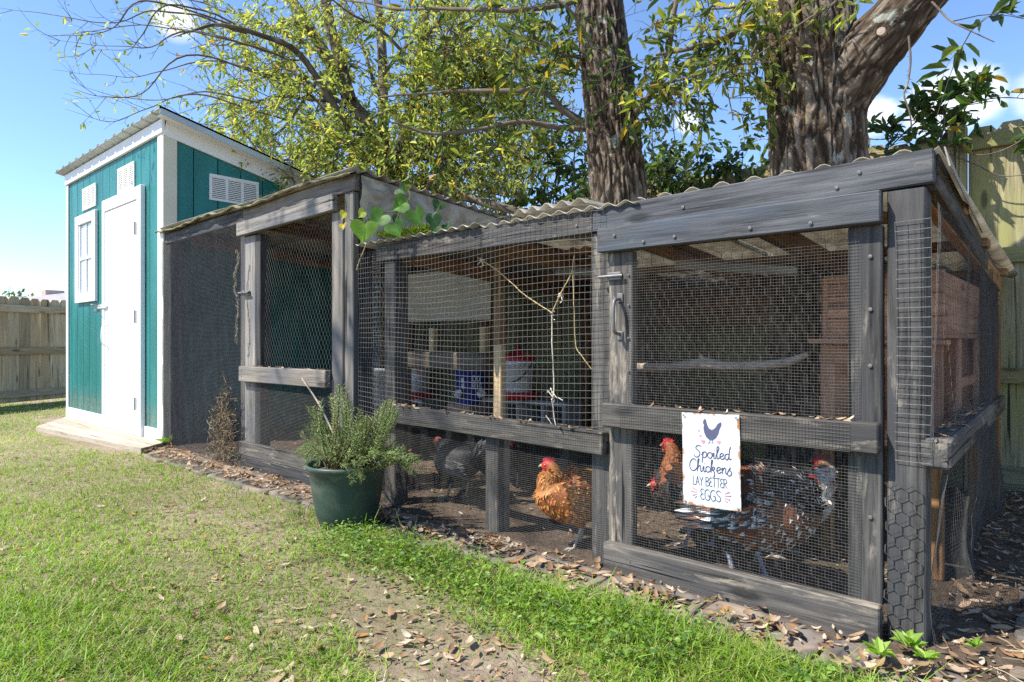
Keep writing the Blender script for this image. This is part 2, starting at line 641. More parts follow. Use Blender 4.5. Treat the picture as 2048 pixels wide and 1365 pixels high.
def make_special():
    global M_POT, M_TEAL, M_TARP, M_PLASTIC, M_GLASS, M_SIGN, M_GROUND, M_SOIL, M_BARK, M_BARK2, M_PANEL, M_DOORWHITE
    # dark green pot, with a band of light painted in as pale mottling
    n = N('dark_green_pot')
    v = n.coords((1, 1, 1))
    f = n.noise(n.coords((3, 3, 14)), 1, 5, .6)
    c = n.ramp(f, [(.3, (.022, .045, .038)), (.7, (.045, .080, .062))])
    d = n.noise(v, 7, 8, .7, .6)
    c = n.mix(n.rng(d, .50, .72, 0, .55), c, (.17, .18, .13))
    n.base(c)
    n.set(.42, 0, .45)
    M_POT = n.m
    # teal siding: embossed wood grain
    n = N('teal_siding_paint')
    g = n.noise(n.coords((7, 14, 60)), 1, 6, .7, 1.0)
    g2 = n.noise(n.coords((1.2, 5, 5)), 1, 3, .5)
    tc = n.ramp(g2, [(.3, (.008, .125, .115)), (.7, (.016, .19, .17))])
    fd = n.noise(n.coords((3, 6, 6)), 1, 6, .7)
    tc = n.mix(n.rng(fd, .5, .75, 0, .35), tc, (.07, .24, .225))
    sx = n.new('ShaderNodeSeparateXYZ')
    n.link(n.coords((1, 1, 1), False), sx.inputs[0])
    sp_ = n.noise(n.coords((18, 18, 18), False), 1, 7, .75)
    ad = n.new('ShaderNodeMath', operation='MULTIPLY')
    n.link(n.rng(sx.outputs[0], .42, .10), ad.inputs[0])
    n.link(n.rng(sp_, .42, .62), ad.inputs[1])
    cl = n.new('ShaderNodeClamp')
    n.link(ad.outputs[0], cl.inputs[0])
    tc = n.mix(cl.outputs[0], tc, (.20, .17, .12))
    n.base(tc)
    n.bump(g, .55, .006)
    n.set(.42, 0, .45)
    M_TEAL = n.m
    # old white door with grey rubs
    n = N('scuffed_white_door')
    f = n.noise(n.coords((2.5, 9, 9)), 1, 8, .68, 1.1)
    n.base(n.mix(n.rng(f, .56, .74, 0, .75), (.80, .80, .79), (.50, .50, .50)))
    n.set(.45, 0, .4)
    M_DOORWHITE = n.m
    # woven tarp
    n = N('grey_woven_tarp')
    f = n.noise(n.coords((1, 1, 1)), 5, 7, .65, .8)
    c = n.ramp(f, [(.35, (.19, .155, .11)), (.52, (.38, .33, .25)), (.68, (.46, .43, .37))])
    f3 = n.noise(n.coords((1, 1, 1)), 11, 6, .7)
    c = n.mix(n.rng(f3, .66, .74), c, (.26, .12, .06))
    n.base(c)
    n.bump(n.noise(n.coords((1, 1, 1)), 30, 6, .7), .3, .004)
    n.set(.8, 0, .2)
    M_TARP = n.m
    # corrugated translucent roofing
    n = N('cloudy_plastic_roofing')
    f = n.noise(n.coords((1, 1, 1)), 6, 7, .7)
    c = n.ramp(f, [(.3, (.36, .32, .25)), (.65, (.62, .59, .51))])
    n.base(c)
    n.set(.5, 0, .4)
    tr = n.new('ShaderNodeBsdfTranslucent')
    n.link(c, tr.inputs['Color'])
    mx = n.new('ShaderNodeMixShader')
    mx.inputs['Fac'].default_value = .42
    n.link(n.b.outputs[0], mx.inputs[1])
    n.link(tr.outputs[0], mx.inputs[2])
    n.link(mx.outputs[0], n.out.inputs['Surface'])
    M_PLASTIC = n.m
    n = N('window_glass')
    n.base((.55, .62, .68))
    n.set(.05, .0, 1.0)
    n.b.inputs['Coat Weight'].default_value = .6
    M_GLASS = n.m
    # enamel sign with rust
    n = N('white_enamel_rust')
    v = n.coords((1, 1, 1), False)
    sm = n.noise(n.coords((1, 1, 1), False), 34, 8, .75, 1.0)
    c = n.mix(n.rng(sm, .60, .68, 0, .8), (.56, .585, .615), (.32, .36, .43))
    f = n.noise(v, 22, 8, .75)
    sx = n.new('ShaderNodeSeparateXYZ')
    n.link(v, sx.inputs[0])

    def edge(sock, half):
        a = n.new('ShaderNodeMath', operation='ABSOLUTE')
        n.link(sock, a.inputs[0])
        return n.rng(a.outputs[0], half - .022, half, 0, .30)
    mxm = n.new('ShaderNodeMath', operation='MAXIMUM')
    n.link(edge(sx.outputs[0], .0985), mxm.inputs[0])
    n.link(edge(sx.outputs[2], .1515), mxm.inputs[1])
    ad = n.new('ShaderNodeMath', operation='ADD')
    n.link(mxm.outputs[0], ad.inputs[0])
    n.link(f, ad.inputs[1])
    c = n.mix(n.rng(ad.outputs[0], .74, .84), c, (.36, .17, .06))
    n.base(c)
    n.set(.35, 0, .5)
    M_SIGN = n.m
    # lawn soil
    n = N('sandy_lawn_soil')
    v = n.coords((1, 1, 1), False)
    f = n.noise(v, 1.3, 6, .6)
    f2 = n.noise(v, 22, 8, .75)
    c = n.ramp(f2, [(.3, (.19, .14, .10)), (.55, (.36, .28, .205)), (.75, (.47, .39, .30))])
    c2 = n.ramp(f2, [(.3, (.16, .13, .075)), (.7, (.33, .285, .17))])
    n.base(n.mix(n.rng(f, .42, .58), c, c2))
    n.bump(n.noise(v, 45, 8, .75), .8, .02)
    n.set(.95, 0, .1)
    M_GROUND = n.m
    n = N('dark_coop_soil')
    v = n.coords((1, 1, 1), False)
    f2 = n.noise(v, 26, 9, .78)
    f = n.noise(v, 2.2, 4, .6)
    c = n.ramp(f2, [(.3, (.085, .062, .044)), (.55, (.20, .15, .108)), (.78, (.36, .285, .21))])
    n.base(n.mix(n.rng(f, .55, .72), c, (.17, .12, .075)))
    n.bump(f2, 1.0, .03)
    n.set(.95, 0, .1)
    M_SOIL = n.m

    def bark(name, a, b, li, lich):
        n = N(name)
        at_ = n.new('ShaderNodeVertexColor', layer_name='Col')
        sp = n.new('ShaderNodeSeparateColor')
        n.link(at_.outputs['Color'], sp.inputs['Color'])
        v = n.coords((1, 1, 1), False)
        f = n.noise(n.coords((60, 60, 34), False), 1, 8, .72)
        c = n.ramp(sp.outputs[0], [(.15, a), (.6, b), (.95, li)])
        c = n.mix(n.rng(f, .3, .7, 0, .55), c, tuple(x * .6 for x in b))
        fl = n.noise(v, 7, 6, .65, .5)
        c = n.mix(n.rng(fl, lich, lich + .06, 0, .85), c, (.34, .35, .29))
        n.base(c)
        n.bump(f, .9, .010)
        n.set(.92, 0, .15)
        return n.m
    M_BARK = bark('furrowed_oak_bark', (.026, .018, .012), (.11, .078, .052), (.27, .22, .17), .61)
    M_BARK2 = bark('smooth_branch_bark', (.06, .045, .035), (.17, .135, .10), (.30, .26, .21), .60)
    n = N('beige_board_panel')
    f = n.noise(n.coords((1, 14, 14)), 1, 5, .6)
    n.base(n.ramp(f, [(.3, (.34, .29, .2)), (.7, (.48, .43, .32))]))
    n.set(.8, 0, .2)
    M_PANEL = n.m


make_special()

# ------------------------------------------------------------------ ground
FY = 2.06                          # front plane of shed and coop


def ground_h(x, y):
    P = np.stack([np.asarray(x) * .9, np.asarray(y) * .9, np.zeros_like(np.asarray(x, dtype=float))], -1)
    h = (fbm(P, 3, 3) - .5) * .05
    d = np.hypot(np.asarray(x) + 3, np.asarray(y) - 1)
    near_build = np.clip((1.9 - np.asarray(y)) / .8, 0, 1)
    return h * near_build * np.clip((14 - d) / 6, 0, 1) - .004


def build_ground():
    near = np.linspace(-9, 9, 150)
    far = np.array([12, 16, 24, 40, 80, 200, 600])
    ax = np.concatenate([-far[::-1], near, far])
    gx, gy = np.meshgrid(ax - 3, ax + 1, indexing='ij')
    z = ground_h(gx, gy)
    V = np.stack([gx, gy, z], -1).reshape(-1, 3)
    n = len(ax)
    i, j = np.meshgrid(np.arange(n - 1), np.arange(n - 1), indexing='ij')
    Q = np.stack([i * n + j, (i + 1) * n + j, (i + 1) * n + j + 1, i * n + j + 1], -1).reshape(-1, 4)
    g = put('lawn', mesh_of('lawn', V, Q, M_GROUND, smooth=True), kind='structure')
    # dark bare soil inside the coop and along the fence
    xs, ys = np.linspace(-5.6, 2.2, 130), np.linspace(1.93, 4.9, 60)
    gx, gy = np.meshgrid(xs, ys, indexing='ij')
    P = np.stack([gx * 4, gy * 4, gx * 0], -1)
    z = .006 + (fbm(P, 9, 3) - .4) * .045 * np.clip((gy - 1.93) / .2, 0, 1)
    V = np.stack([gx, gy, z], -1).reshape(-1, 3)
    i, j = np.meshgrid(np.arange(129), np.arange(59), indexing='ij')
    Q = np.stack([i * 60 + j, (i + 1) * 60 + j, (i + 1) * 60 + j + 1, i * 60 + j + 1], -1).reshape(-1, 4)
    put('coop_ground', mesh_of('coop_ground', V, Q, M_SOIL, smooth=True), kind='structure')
    return g


LAWN = build_ground()


# ------------------------------------------------------------------ fences
def dogear(name, w, h, t, mat):
    c = w * .27
    pr = [(-w / 2, 0), (w / 2, 0), (w / 2, h - c), (w / 2 - c * .75, h), (-w / 2 + c * .75, h), (-w / 2, h - c)]
    n = len(pr)
    # local x is the board's length so that the grain runs along it
    V = [(z, -t / 2, x) for x, z in pr] + [(z, t / 2, x) for x, z in pr]
    F = [tuple(range(n))[::-1], tuple(range(n, 2 * n))]
    F += [(i, (i + 1) % n, n + (i + 1) % n, n + i) for i in range(n)]
    return mesh_of(name, V, F, mat)


def fence_board(parent, me, x, y, z, yaw, lean=0.0):
    M = Matrix.Translation((x, y, z)) @ Matrix.Rotation(yaw, 4, 'Z') @ Matrix.Rotation(lean, 4, 'Y') @ Matrix(((0, 0, 1, 0), (0, -1, 0, 0), (1, 0, 0, 0), (0, 0, 0, 1)))
    return put('board', me, parent, M)


def build_back_fence():
    f = thing('back_fence', 'mossy wooden privacy fence with dog-eared boards behind the coop', 'fence', (-2.5, 4.62, 0))
    meshes = [dogear('board', .1365, 2.085 - .1 + d, .017, M_FENCE) for d in (0, .012, -.014, .006)]
    x, k = -5.5, 0
    off = -.404 - (-5.5)
    x0 = -5.5 + (off % .1405) - .1405 / 2
    n = int((2.4 - x0) / .1405)
    for k in range(n):
        fence_board(f, R.choice(meshes), x0 + k * .1405, 4.63 + R.uniform(-.002, .002), .1, 0, R.uniform(-.004, .004))
    for z in (2.0, 1.335, .655):
        for a, b in ((-5.6, -3.05), (-3.04, -.585), (-.58, 1.9)):
            board('rail', f, (a, 4.60, z - .0), (b, 4.60, z), .088, .036, M_FENCE)
    for x in (-3.05, -.583, 1.95):
        box('post', f, (x - .044, 4.49, 0), (x + .044, 4.578, 2.09), M_FENCE)
    for a, b in ((-5.6, -3.1), (-3.09, -.64), (-.53, 1.9)):
        board('kick_board', f, (a, 4.605, .075), (b, 4.605, .075), .135, .032, M_FENCE)
    return f


def build_far_fence():
    A, B = onZ(0, 813), onZ(135, 800)
    d = (B - A) / np.linalg.norm(B - A)
    nrm = np.array((d[1], -d[0], 0))         # towards the camera
    if nrm @ (-A) < 0:
        nrm = -nrm
    f = thing('side_fence', 'sunny tan dog-eared fence across the lawn beyond the green shed', 'fence', tuple(A))
    yaw = math.atan2(d[1], d[0])
    meshes = [dogear('board', .1405, 1.40 + e, .017, M_FARFENCE) for e in (0, .01, -.008)]
    for k in range(-9, 27):
        p = A + d * (k * .1465 + .03)
        fence_board(f, R.choice(meshes), p[0], p[1], .035, yaw, R.uniform(-.003, .003))
    for z, a, b in ((1.28, -1.4, 4.0), (.715, -1.4, 4.0), (.15, -1.4, 4.0)):
        p0, p1 = A + d * a + nrm * .027, A + d * b + nrm * .027
        board('rail', f, (p0[0], p0[1], z), (p1[0], p1[1], z), .095, .036, M_FARFENCE)
    return f


build_back_fence()
build_far_fence()


# ------------------------------------------------------------------ neighbour's house far behind the side fence
def build_neighbour():
    c = at(138, 640, 26)
    h = thing('neighbour_house', 'grey shingled house roof peeking over the far fence', 'house', (c[0], c[1], 0))
    mw = plain('neighbour_brick', (.4, .3, .26), .9)
    mr = plain('grey_shingles', (.40, .37, .35), .9, 0, .2, 4)
    X, Y = c[0], c[1]
    box('wall', h, (X - 4, Y - 3, 0), (X + 4, Y + 3, 2.1), mw)
    V = [(-4.4, -3.4, 2.1), (4.4, -3.4, 2.1), (4.4, 3.4, 2.1), (-4.4, 3.4, 2.1), (-2, 0, 2.75), (2, 0, 2.75)]
    F = [(0, 1, 5, 4), (2, 3, 4, 5), (1, 2, 5), (3, 0, 4), (3, 2, 1, 0)]
    V = [(a + X, b + Y, z) for a, b, z in V]
    r = put('roof', mesh_of('roof', V, F, mr), h)
    q = at(106, 595, 24.5)
    box('chimney', r, (q[0] - .3, q[1] - .3, 1.9), (q[0] + .3, q[1] + .3, 2.75), mw)


build_neighbour()


# ------------------------------------------------------------------ green shed
def build_shed():
    x0, x1, yf, yb = -8.34, -5.66, FY + .018, 4.5
    s = thing('garden_shed', 'teal garden shed with white trim, white door and sloping metal roof', 'shed', ((x0 + x1) / 2, 3.2, 0))
    top = lambda y: 2.635 - .222 * (y - FY)
    # inner shell so no light passes through
    V = [(x0 + .02, yf + .03, .02), (x1 - .02, yf + .03, .02), (x1 - .02, yb, .02), (x0 + .02, yb, .02),
         (x0 + .02, yf + .03, top(yf) - .05), (x1 - .02, yf + .03, top(yf) - .05), (x1 - .02, yb, top(yb) - .05), (x0 + .02, yb, top(yb) - .05)]
    put('wall_core', mesh_of('wall_core', V, [(3, 2, 1, 0), (4, 5, 6, 7), (0, 1, 5, 4), (1, 2, 6, 5), (2, 3, 7, 6), (3, 0, 4, 7)], M_TEAL), s)
    # siding boards, each a strip of its own with a groove between
    pitch, w = .2032, .1945

    def strip(p, q, zt0, zt1, side):
        # p,q: plan corners; zt: top heights at p and q
        nx, ny = (0, -1) if side == 'f' else (1, 0)
        t = .016
        L = math.hypot(q[0] - p[0], q[1] - p[1])
        # local x = up so that the embossed grain runs up the board
        pr = [(.06, 0), (.06, L), (zt1, L), (zt0, 0)]
        V = [(z, 0, a) for z, a in pr] + [(z, t, a) for z, a in pr]
        dx, dy = (q[0] - p[0]) / L, (q[1] - p[1]) / L
        # columns: local x -> up, y -> outwards, z -> along
        M = Matrix(((0, nx, dx, p[0]), (0, ny, dy, p[1]), (1, 0, 0, 0), (0, 0, 0, 1)))
        F = [(4, 5, 6, 7), (3, 2, 1, 0), (0, 1, 5, 4), (1, 2, 6, 5), (2, 3, 7, 6), (3, 0, 4, 7)]
        put('siding_board', mesh_of('siding_board', V, F, M_TEAL), s, M)
    x = x1 - .09
    while x > x0 + .02:
        a = max(x - w, x0 + .01)
        strip((a, yf), (x, yf), top(yf) - .02, top(yf) - .02, 'f')
        x -= pitch
    y = yf + .02
    while y < yb - .05:
        b = min(y + w, yb)
        strip((x1, y), (x1, b), top(y) - .03, top(b) - .03, 's')
        y += pitch
    # trim
    ft = FY - .0185
    box('corner_trim', s, (x1 - .085, FY - .012, .10), (x1 + .018, FY + .001, 2.54), M_WHITE)
    box('corner_trim', s, (x1 + .019, FY - .012, .06), (x1 + .038, FY + .098, 2.52), M_TAN)
    box('corner_trim', s, (x0 - .01, FY - .012, .10), (x0 + .06, FY + .001, 2.54), M_WHITE)
    box('fascia', s, (x0 - .012, ft - .006, 2.541), (x1 + .04, FY + .002, 2.655), M_WHITE)
    a, b = FY + .004, 4.52
    board('fascia', s, (x1 + .030, a, top(a) - .045), (x1 + .030, b, top(b) - .045), .13, .022, M_WHITE)
    box('base_trim', s, (x0 - .008, FY - .014, .0), (-7.05, FY + .0005, .135), M_WHITE)
    box('base_trim', s, (-6.03, FY - .014, .0), (x1 + .02, FY + .0005, .125), M_WHITE)
    # roof: ribbed metal sheets running down the slope
    xs, zs = [], []
    X = -8.44
    rib = .228
    prof = [(0, 0), (.055, 0), (.067, .019), (.09, .019), (.102, 0), (.165, 0), (.172, .005), (.179, 0)]
    pts = []
    while X < -5.47:
        for dx, dz in prof:
            pts.append((min(X + dx, -5.47), dz))
        X += rib
    pts = np.array(pts)
    Ys = np.array([1.965, 2.06, 3.0, 4.65])
    V = []
    for yy in Ys:
        for px_, pz in pts:
            V.append((px_, yy, top(yy) + .03 + pz))
    for yy in Ys:
        for px_, pz in pts:
            V.append((px_, yy, top(yy) + .027 + pz - .002))
    n, m = len(pts), len(Ys)
    F = []
    for j in range(m - 1):
        for i in range(n - 1):
            q = (j * n + i, j * n + i + 1, (j + 1) * n + i + 1, (j + 1) * n + i)
            F.append(q)
            F.append(tuple(k + n * m for k in q[::-1]))
    for i in range(n - 1):
        F.append((i + n * m, i + 1 + n * m, i + 1, i))
    rf = put('roof', mesh_of('roof', V, F, M_ROOFM), s)
    board('drip_edge', rf, (-5.472, 1.97, top(1.97) + .008), (-5.472, 4.65, top(4.65) + .008), .05, .006, M_ROOFM)
    board('soffit_strip', rf, (-5.55, 2.0, top(2.0) + .012), (-5.55, 4.6, top(4.6) + .012), .006, .14, M_WHITE)
    # door: white casing, slab, three hinges, hasp, pull handle
    d = thing_part = put('door', None, s, Matrix.Translation((-6.5, FY - .02, 0)))
    d.empty_display_size = .1
    box('casing', d, (-7.055, FY - .040, .02), (-6.985, FY - .0005, 2.185), M_WHITE)
    box('casing', d, (-6.135, FY - .040, .02), (-6.045, FY - .0005, 2.185), M_WHITE)
    box('casing', d, (-6.984, FY - .039, 2.075), (-6.136, FY - .0005, 2.185), M_WHITE)
    sl = box('slab', d, (-6.972, FY - .033, .035), (-6.148, FY - .006, 2.066), M_DOORWHITE)
    board('threshold', d, (-6.975, FY - .03, .018), (-6.145, FY - .03, .018), .022, .05, M_WHITE)
    for z in (1.82, 1.06, .31):
        box('hinge', d, (-6.165, FY - .047, z - .055), (-6.125, FY - .0405, z + .055), M_WHITE)
        P = np.array([[(-6.143, FY - .050, z - .055), (-6.143, FY - .050, z + .055)]])
        v, q = tubes(P, .007, 8)
        put('hinge', mesh_of('hinge', v, q, M_STEEL, smooth=True), d)
    hp = catmull([(-6.90, FY - .034, 1.0), (-6.90, FY - .075, .985), (-6.90, FY - .085, .90), (-6.90, FY - .075, .82), (-6.90, FY - .034, .80)], 18)
    v, q = tubes(hp, .008, 8)
    put('handle', mesh_of('handle', v, q, M_WHITE, smooth=True), d)
    box('hasp', d, (-7.13, FY - .053, 1.16), (-6.90, FY - .0415, 1.195), M_WHITE)
    box('hasp', d, (-7.15, FY - .078, 1.125), (-7.07, FY - .050, 1.155), M_STEEL)
    hp = catmull([(-7.10, FY - .06, 1.19), (-7.10, FY - .11, 1.20), (-7.06, FY - .12, 1.19), (-7.02, FY - .06, 1.18)], 14)
    v, q = tubes(hp, .006, 6)
    put('hasp', mesh_of('hasp', v, q, M_STEEL, smooth=True), d)
    # window
    wdw = put('window', None, s, Matrix.Translation((-7.63, FY - .02, 1.7)))
    wdw.empty_display_size = .1
    wx0, wx1, wz0, wz1, tw = -7.96, -7.305, 1.245, 2.145, .095
    box('frame', wdw, (wx0, FY - .03, wz0), (wx0 + tw, FY - .0005, wz1), M_WHITE)
    box('frame', wdw, (wx1 - tw, FY - .03, wz0), (wx1, FY - .0005, wz1), M_WHITE)
    box('frame', wdw, (wx0 + tw + .001, FY - .029, wz1 - tw), (wx1 - tw - .001, FY - .0005, wz1), M_WHITE)
    box('sill', wdw, (wx0 + tw + .001, FY - .029, wz0), (wx1 - tw - .001, FY - .0005, wz0 + tw), M_WHITE)
    gx0, gx1, gz0, gz1 = wx0 + tw + .004, wx1 - tw - .004, wz0 + tw + .004, wz1 - tw - .004
    board('sash', wdw, (gx0 + .012, FY - .008, gz0), (gx0 + .012, FY - .008, gz1), .024, .02, M_WHITE, (1, 0, 0))
    board('sash', wdw, (gx1 - .012, FY - .008, gz0), (gx1 - .012, FY - .008, gz1), .024, .02, M_WHITE, (1, 0, 0))
    board('sash', wdw, (gx0 + .025, FY - .008, (gz0 + gz1) / 2), (gx1 - .025, FY - .008, (gz0 + gz1) / 2), .03, .02, M_WHITE)
    for zc0, zc1 in ((gz0, (gz0 + gz1) / 2 - .016), ((gz0 + gz1) / 2 + .016, gz1)):
        box('pane', wdw, (gx0 + .025, FY - .004, zc0), (gx1 - .025, FY + .0, zc1), M_GLASS, .0005)
        board('muntin', wdw, ((gx0 + gx1) / 2, FY - .010, zc0), ((gx0 + gx1) / 2, FY - .010, zc1), .014, .01, M_WHITE, (1, 0, 0))
    # louvred vents
    def vent(o, ux, w_, h_, ncol, nrow):
        """o: lower left corner on the wall, ux: unit vector along the wall"""
        ux = Vector(ux)
        nrm = Vector((ux.y, -ux.x, 0))
        ex = Matrix(((ux.x, -nrm.x, 0, o[0]), (ux.y, -nrm.y, 0, o[1]), (0, 0, 1, o[2]), (0, 0, 0, 1)))
        vt = put('vent', None, s, ex)
        vt.empty_display_size = .05
        bw = .022

        def b(nm, xa, xb, za, zb, ya, yb, mt):
            V, F = box_vf(xb - xa, yb - ya, zb - za, .0015)
            V = np.array(V) + np.array((xa, (ya + yb) / 2, (za + zb) / 2))
            put(nm, mesh_of(nm, V, F, mt), vt, ex)
        b('slat_gap_shade', .004, w_ - .004, .004, h_ - .004, -.003, .0, M_DARK)  # black sheet standing in for the shade behind the slats
        b('rim', 0, w_, 0, bw, -.014, -.0005, M_VENT)
        b('rim', 0, w_, h_ - bw, h_, -.014, -.0005, M_VENT)
        cw = (w_ - bw) / ncol
        for i in range(ncol + 1):
            b('rim', i * cw, i * cw + bw, bw + .0005, h_ - bw - .0005, -.013, -.0005, M_VENT)
        rh = (h_ - 2 * bw) / nrow
        for i in range(ncol):
            for k in range(nrow):
                za = bw + k * rh
                b('slat', i * cw + bw + .0004, (i + 1) * cw - .0004, za + rh * .36, za + rh * .98, -.012, -.004, M_VENT)
    vent((-7.775, FY + .0015, 2.19), (1, 0, 0), .43, .225, 3, 11)
    vent((-6.715, FY + .0015, 2.205), (1, 0, 0), .425, .23, 3, 11)
    vent((x1 + .0165, 2.425, 2.06), (0, 1, 0), .44, .225, 3, 11)
    return s


build_shed()


def build_step():
    pts = [(-8.28, FY - .02), (-7.50, 1.595), (-5.38, 1.80), (-5.58, FY - .02)]
    n = 4
    V, F = [], []
    # sawn planks side by side, running along the wall, ends cut on the slant
    st = thing('shed_step', 'low pale weathered platform in front of the shed door', 'step', (-7.0, 1.8, 0))
    for k in range(n):
        a0, a1 = k / n + .004, (k + 1) / n - .004
        q = []
        for t in (a0, a1):
            for e in (0, 1):
                A, B = (pts[0], pts[1]) if e == 0 else (pts[3], pts[2])
                q.append((A[0] + (B[0] - A[0]) * t, A[1] + (B[1] - A[1]) * t))
        z0, z1 = -.05, .034 + .0015 * (k % 2)
        c = q[0]
        V = [(x - c[0], y - c[1], z) for z in (z0, z1) for x, y in (q[0], q[1], q[3], q[2])]
        F = [(0, 1, 2, 3), (7, 6, 5, 4), (0, 4, 5, 1), (1, 5, 6, 2), (2, 6, 7, 3), (3, 7, 4, 0)]
        put('plank', mesh_of('plank', V, F, M_SLAB), st, Matrix.Translation((c[0], c[1], 0)))


build_step()

# ------------------------------------------------------------------ wire netting
def bulge(P, amp=.012, s=2.0, seed=1, n=(0, -1, 0), ripple=0.0):
    d = (fbm(P * s, seed, 3) - .45) * 2 * amp
    if ripple:
        d = d + ripple * np.sin(P[..., 0] * 31 + P[..., 2] * 7 + 2 * vnoise(P * 3, 4))
    return P + d[..., None] * np.array(n)


def grid_net(o, ux, uz, w, h, du, dz, r, warp=None, rag=0.0):
    """welded cloth: wires along uz every du and along ux every dz"""
    o, ux, uz = map(np.asarray, (o, ux, uz))
    acc = Acc()
    nu, nz = int(w / du) + 1, int(h / dz) + 1
    su, sz = max(2, int(w / .045)), max(2, int(h / .045))
    a = np.linspace(0, w, nu)
    t = np.linspace(0, h, sz)
    P = o + a[:, None, None] * ux + t[None, :, None] * uz
    b = np.linspace(0, h, nz)
    s = np.linspace(0, w, su)
    Q = o + b[:, None, None] * uz + s[None, :, None] * ux
    # every cloth is a little out of square
    nrm = np.cross(ux, uz)
    jit = (fbm(P * 5, 21, 2) - .5)[..., None] * du * .5
    jq = (fbm(Q * 5, 21, 2) - .5)[..., None] * du * .5
    jit2 = (fbm(P * 4 + 7, 33, 2) - .5)[..., None] * dz * .5
    jq2 = (fbm(Q * 4 + 7, 33, 2) - .5)[..., None] * dz * .5
    P = P + jit * ux + jit2 * uz
    Q = Q + jq * ux + jq2 * uz
    if warp:
        P, Q = warp(P), warp(Q)
    acc.add(*tubes(P, r, 3, nrm))
    acc.add(*tubes(Q + nrm * r, r, 3, nrm, math.pi))
    return acc


def hex_net(o, ux, uz, w, h, cell, r, warp=None, squash=1.0):
    """twisted poultry netting"""
    o, ux, uz = map(lambda q: np.asarray(q, dtype=float), (o, ux, uz))
    acc = Acc()
    a = cell
    rowh = cell * .86 * squash
    ncol, nrow = int(w / (a / 2)) + 1, int(h / rowh) + 1
    zz = []
    ver = []
    amp = cell * .145 * squash
    for j in range(nrow):
        i = np.arange(ncol)
        sgn = np.where((i + j) % 2 == 0, -1, 1)
        z = j * rowh + sgn * amp
        zz.append(np.stack([i * a / 2, z], -1))
        up = i[(i + j) % 2 == 1]
        if j < nrow - 1:
            for k in up:
                ver.append([(k * a / 2, j * rowh + amp), (k * a / 2, (j + 1) * rowh - amp)])
    Z = np.array(zz)
    W_ = np.array(ver)
    for A, rr in ((Z, r), (W_, r * 1.5)):
        P = o + A[..., :1] * ux + A[..., 1:] * uz
        P = P + (fbm(P * 6, 5, 2) - .5)[..., None] * cell * .5 * ux + (fbm(P * 6 + 9, 8, 2) - .5)[..., None] * cell * .5 * uz
        if warp:
            P = warp(P)
        acc.add(*tubes(P, rr, 3, np.cross(ux, uz)))
    return acc


# ------------------------------------------------------------------ chicken coop
COOP = thing('chicken_coop', 'long black-stained timber chicken coop covered in wire netting beside the teal shed', 'chicken coop', (-2.9, 2.8, 0))


def corrugated(name, parent, x0, x1, y0, y1, z0, z1, mat, wave='x', lam=.076, amp=.009, jag=.0, seed=0, sag=0.0, xcut=0):
    """sheet between y0 (height z0) and y1 (height z1); wave along x or along y"""
    if wave == 'x':
        xs = np.arange(x0, x1 + 1e-6, lam / 8)
        ys = np.linspace(y0, y1, 12)
    else:
        xs = np.linspace(x0, x1, 14)
        ys = np.arange(y0, y1 + 1e-6, lam / 8)
    gx, gy = np.meshgrid(xs, ys, indexing='ij')
    t = (gy - y0) / (y1 - y0)
    z = z0 + (z1 - z0) * t
    z = z + amp * np.sin((gx if wave == 'x' else gy) * 2 * math.pi / lam)
    P = np.stack([gx * 1.5, gy * 1.5, gx * 0 + seed], -1)
    z = z + (fbm(P, seed, 2) - .5) * sag
    if jag:
        gy = gy + (vnoise(np.stack([gx * 3, gx * 0, gx * 0 + seed], -1), 3) - .5) * jag * (1 - t)
    nx, ny = gx.shape
    V = np.stack([gx, gy, z], -1).reshape(-1, 3)
    V2 = V - np.array((0, 0, .0025))
    i, j = np.meshgrid(np.arange(nx - 1), np.arange(ny - 1), indexing='ij')
    Q = np.stack([i * ny + j, (i + 1) * ny + j, (i + 1) * ny + j + 1, i * ny + j + 1], -1).reshape(-1, 4)
    n = nx * ny
    E = []
    i = np.arange(nx - 1)
    E.append(np.stack([i * ny + n, (i + 1) * ny + n, (i + 1) * ny, i * ny], -1))
    E.append(np.stack([i * ny + ny - 1, (i + 1) * ny + ny - 1, (i + 1) * ny + ny - 1 + n, i * ny + ny - 1 + n], -1))
    j = np.arange(ny - 1)
    E.append(np.stack([j, j + 1, j + 1 + n, j + n], -1))
    b = (nx - 1) * ny
    E.append(np.stack([b + j + n, b + j + 1 + n, b + j + 1, b + j], -1))
    F = np.concatenate([Q, Q[:, ::-1] + n] + E)
    return put(name, mesh_of(name, np.concatenate([V, V2]), F, mat, smooth=True), parent)


def screw(parent, x, y, z, r=.006):
    r *= .8
    a = np.arange(10) * 2 * math.pi / 10
    V = [(x, y - .003, z)] + [(x + r * math.cos(t), y - .002, z + r * math.sin(t)) for t in a] + [(x + r * 1.05 * math.cos(t), y + .002, z + r * 1.05 * math.sin(t)) for t in a]
    F = [(0, 1 + (i + 1) % 10, 1 + i) for i in range(10)] + [(1 + i, 1 + (i + 1) % 10, 11 + (i + 1) % 10, 11 + i) for i in range(10)]
    put('screw', mesh_of('screw', V, F, M_SCREW), parent)


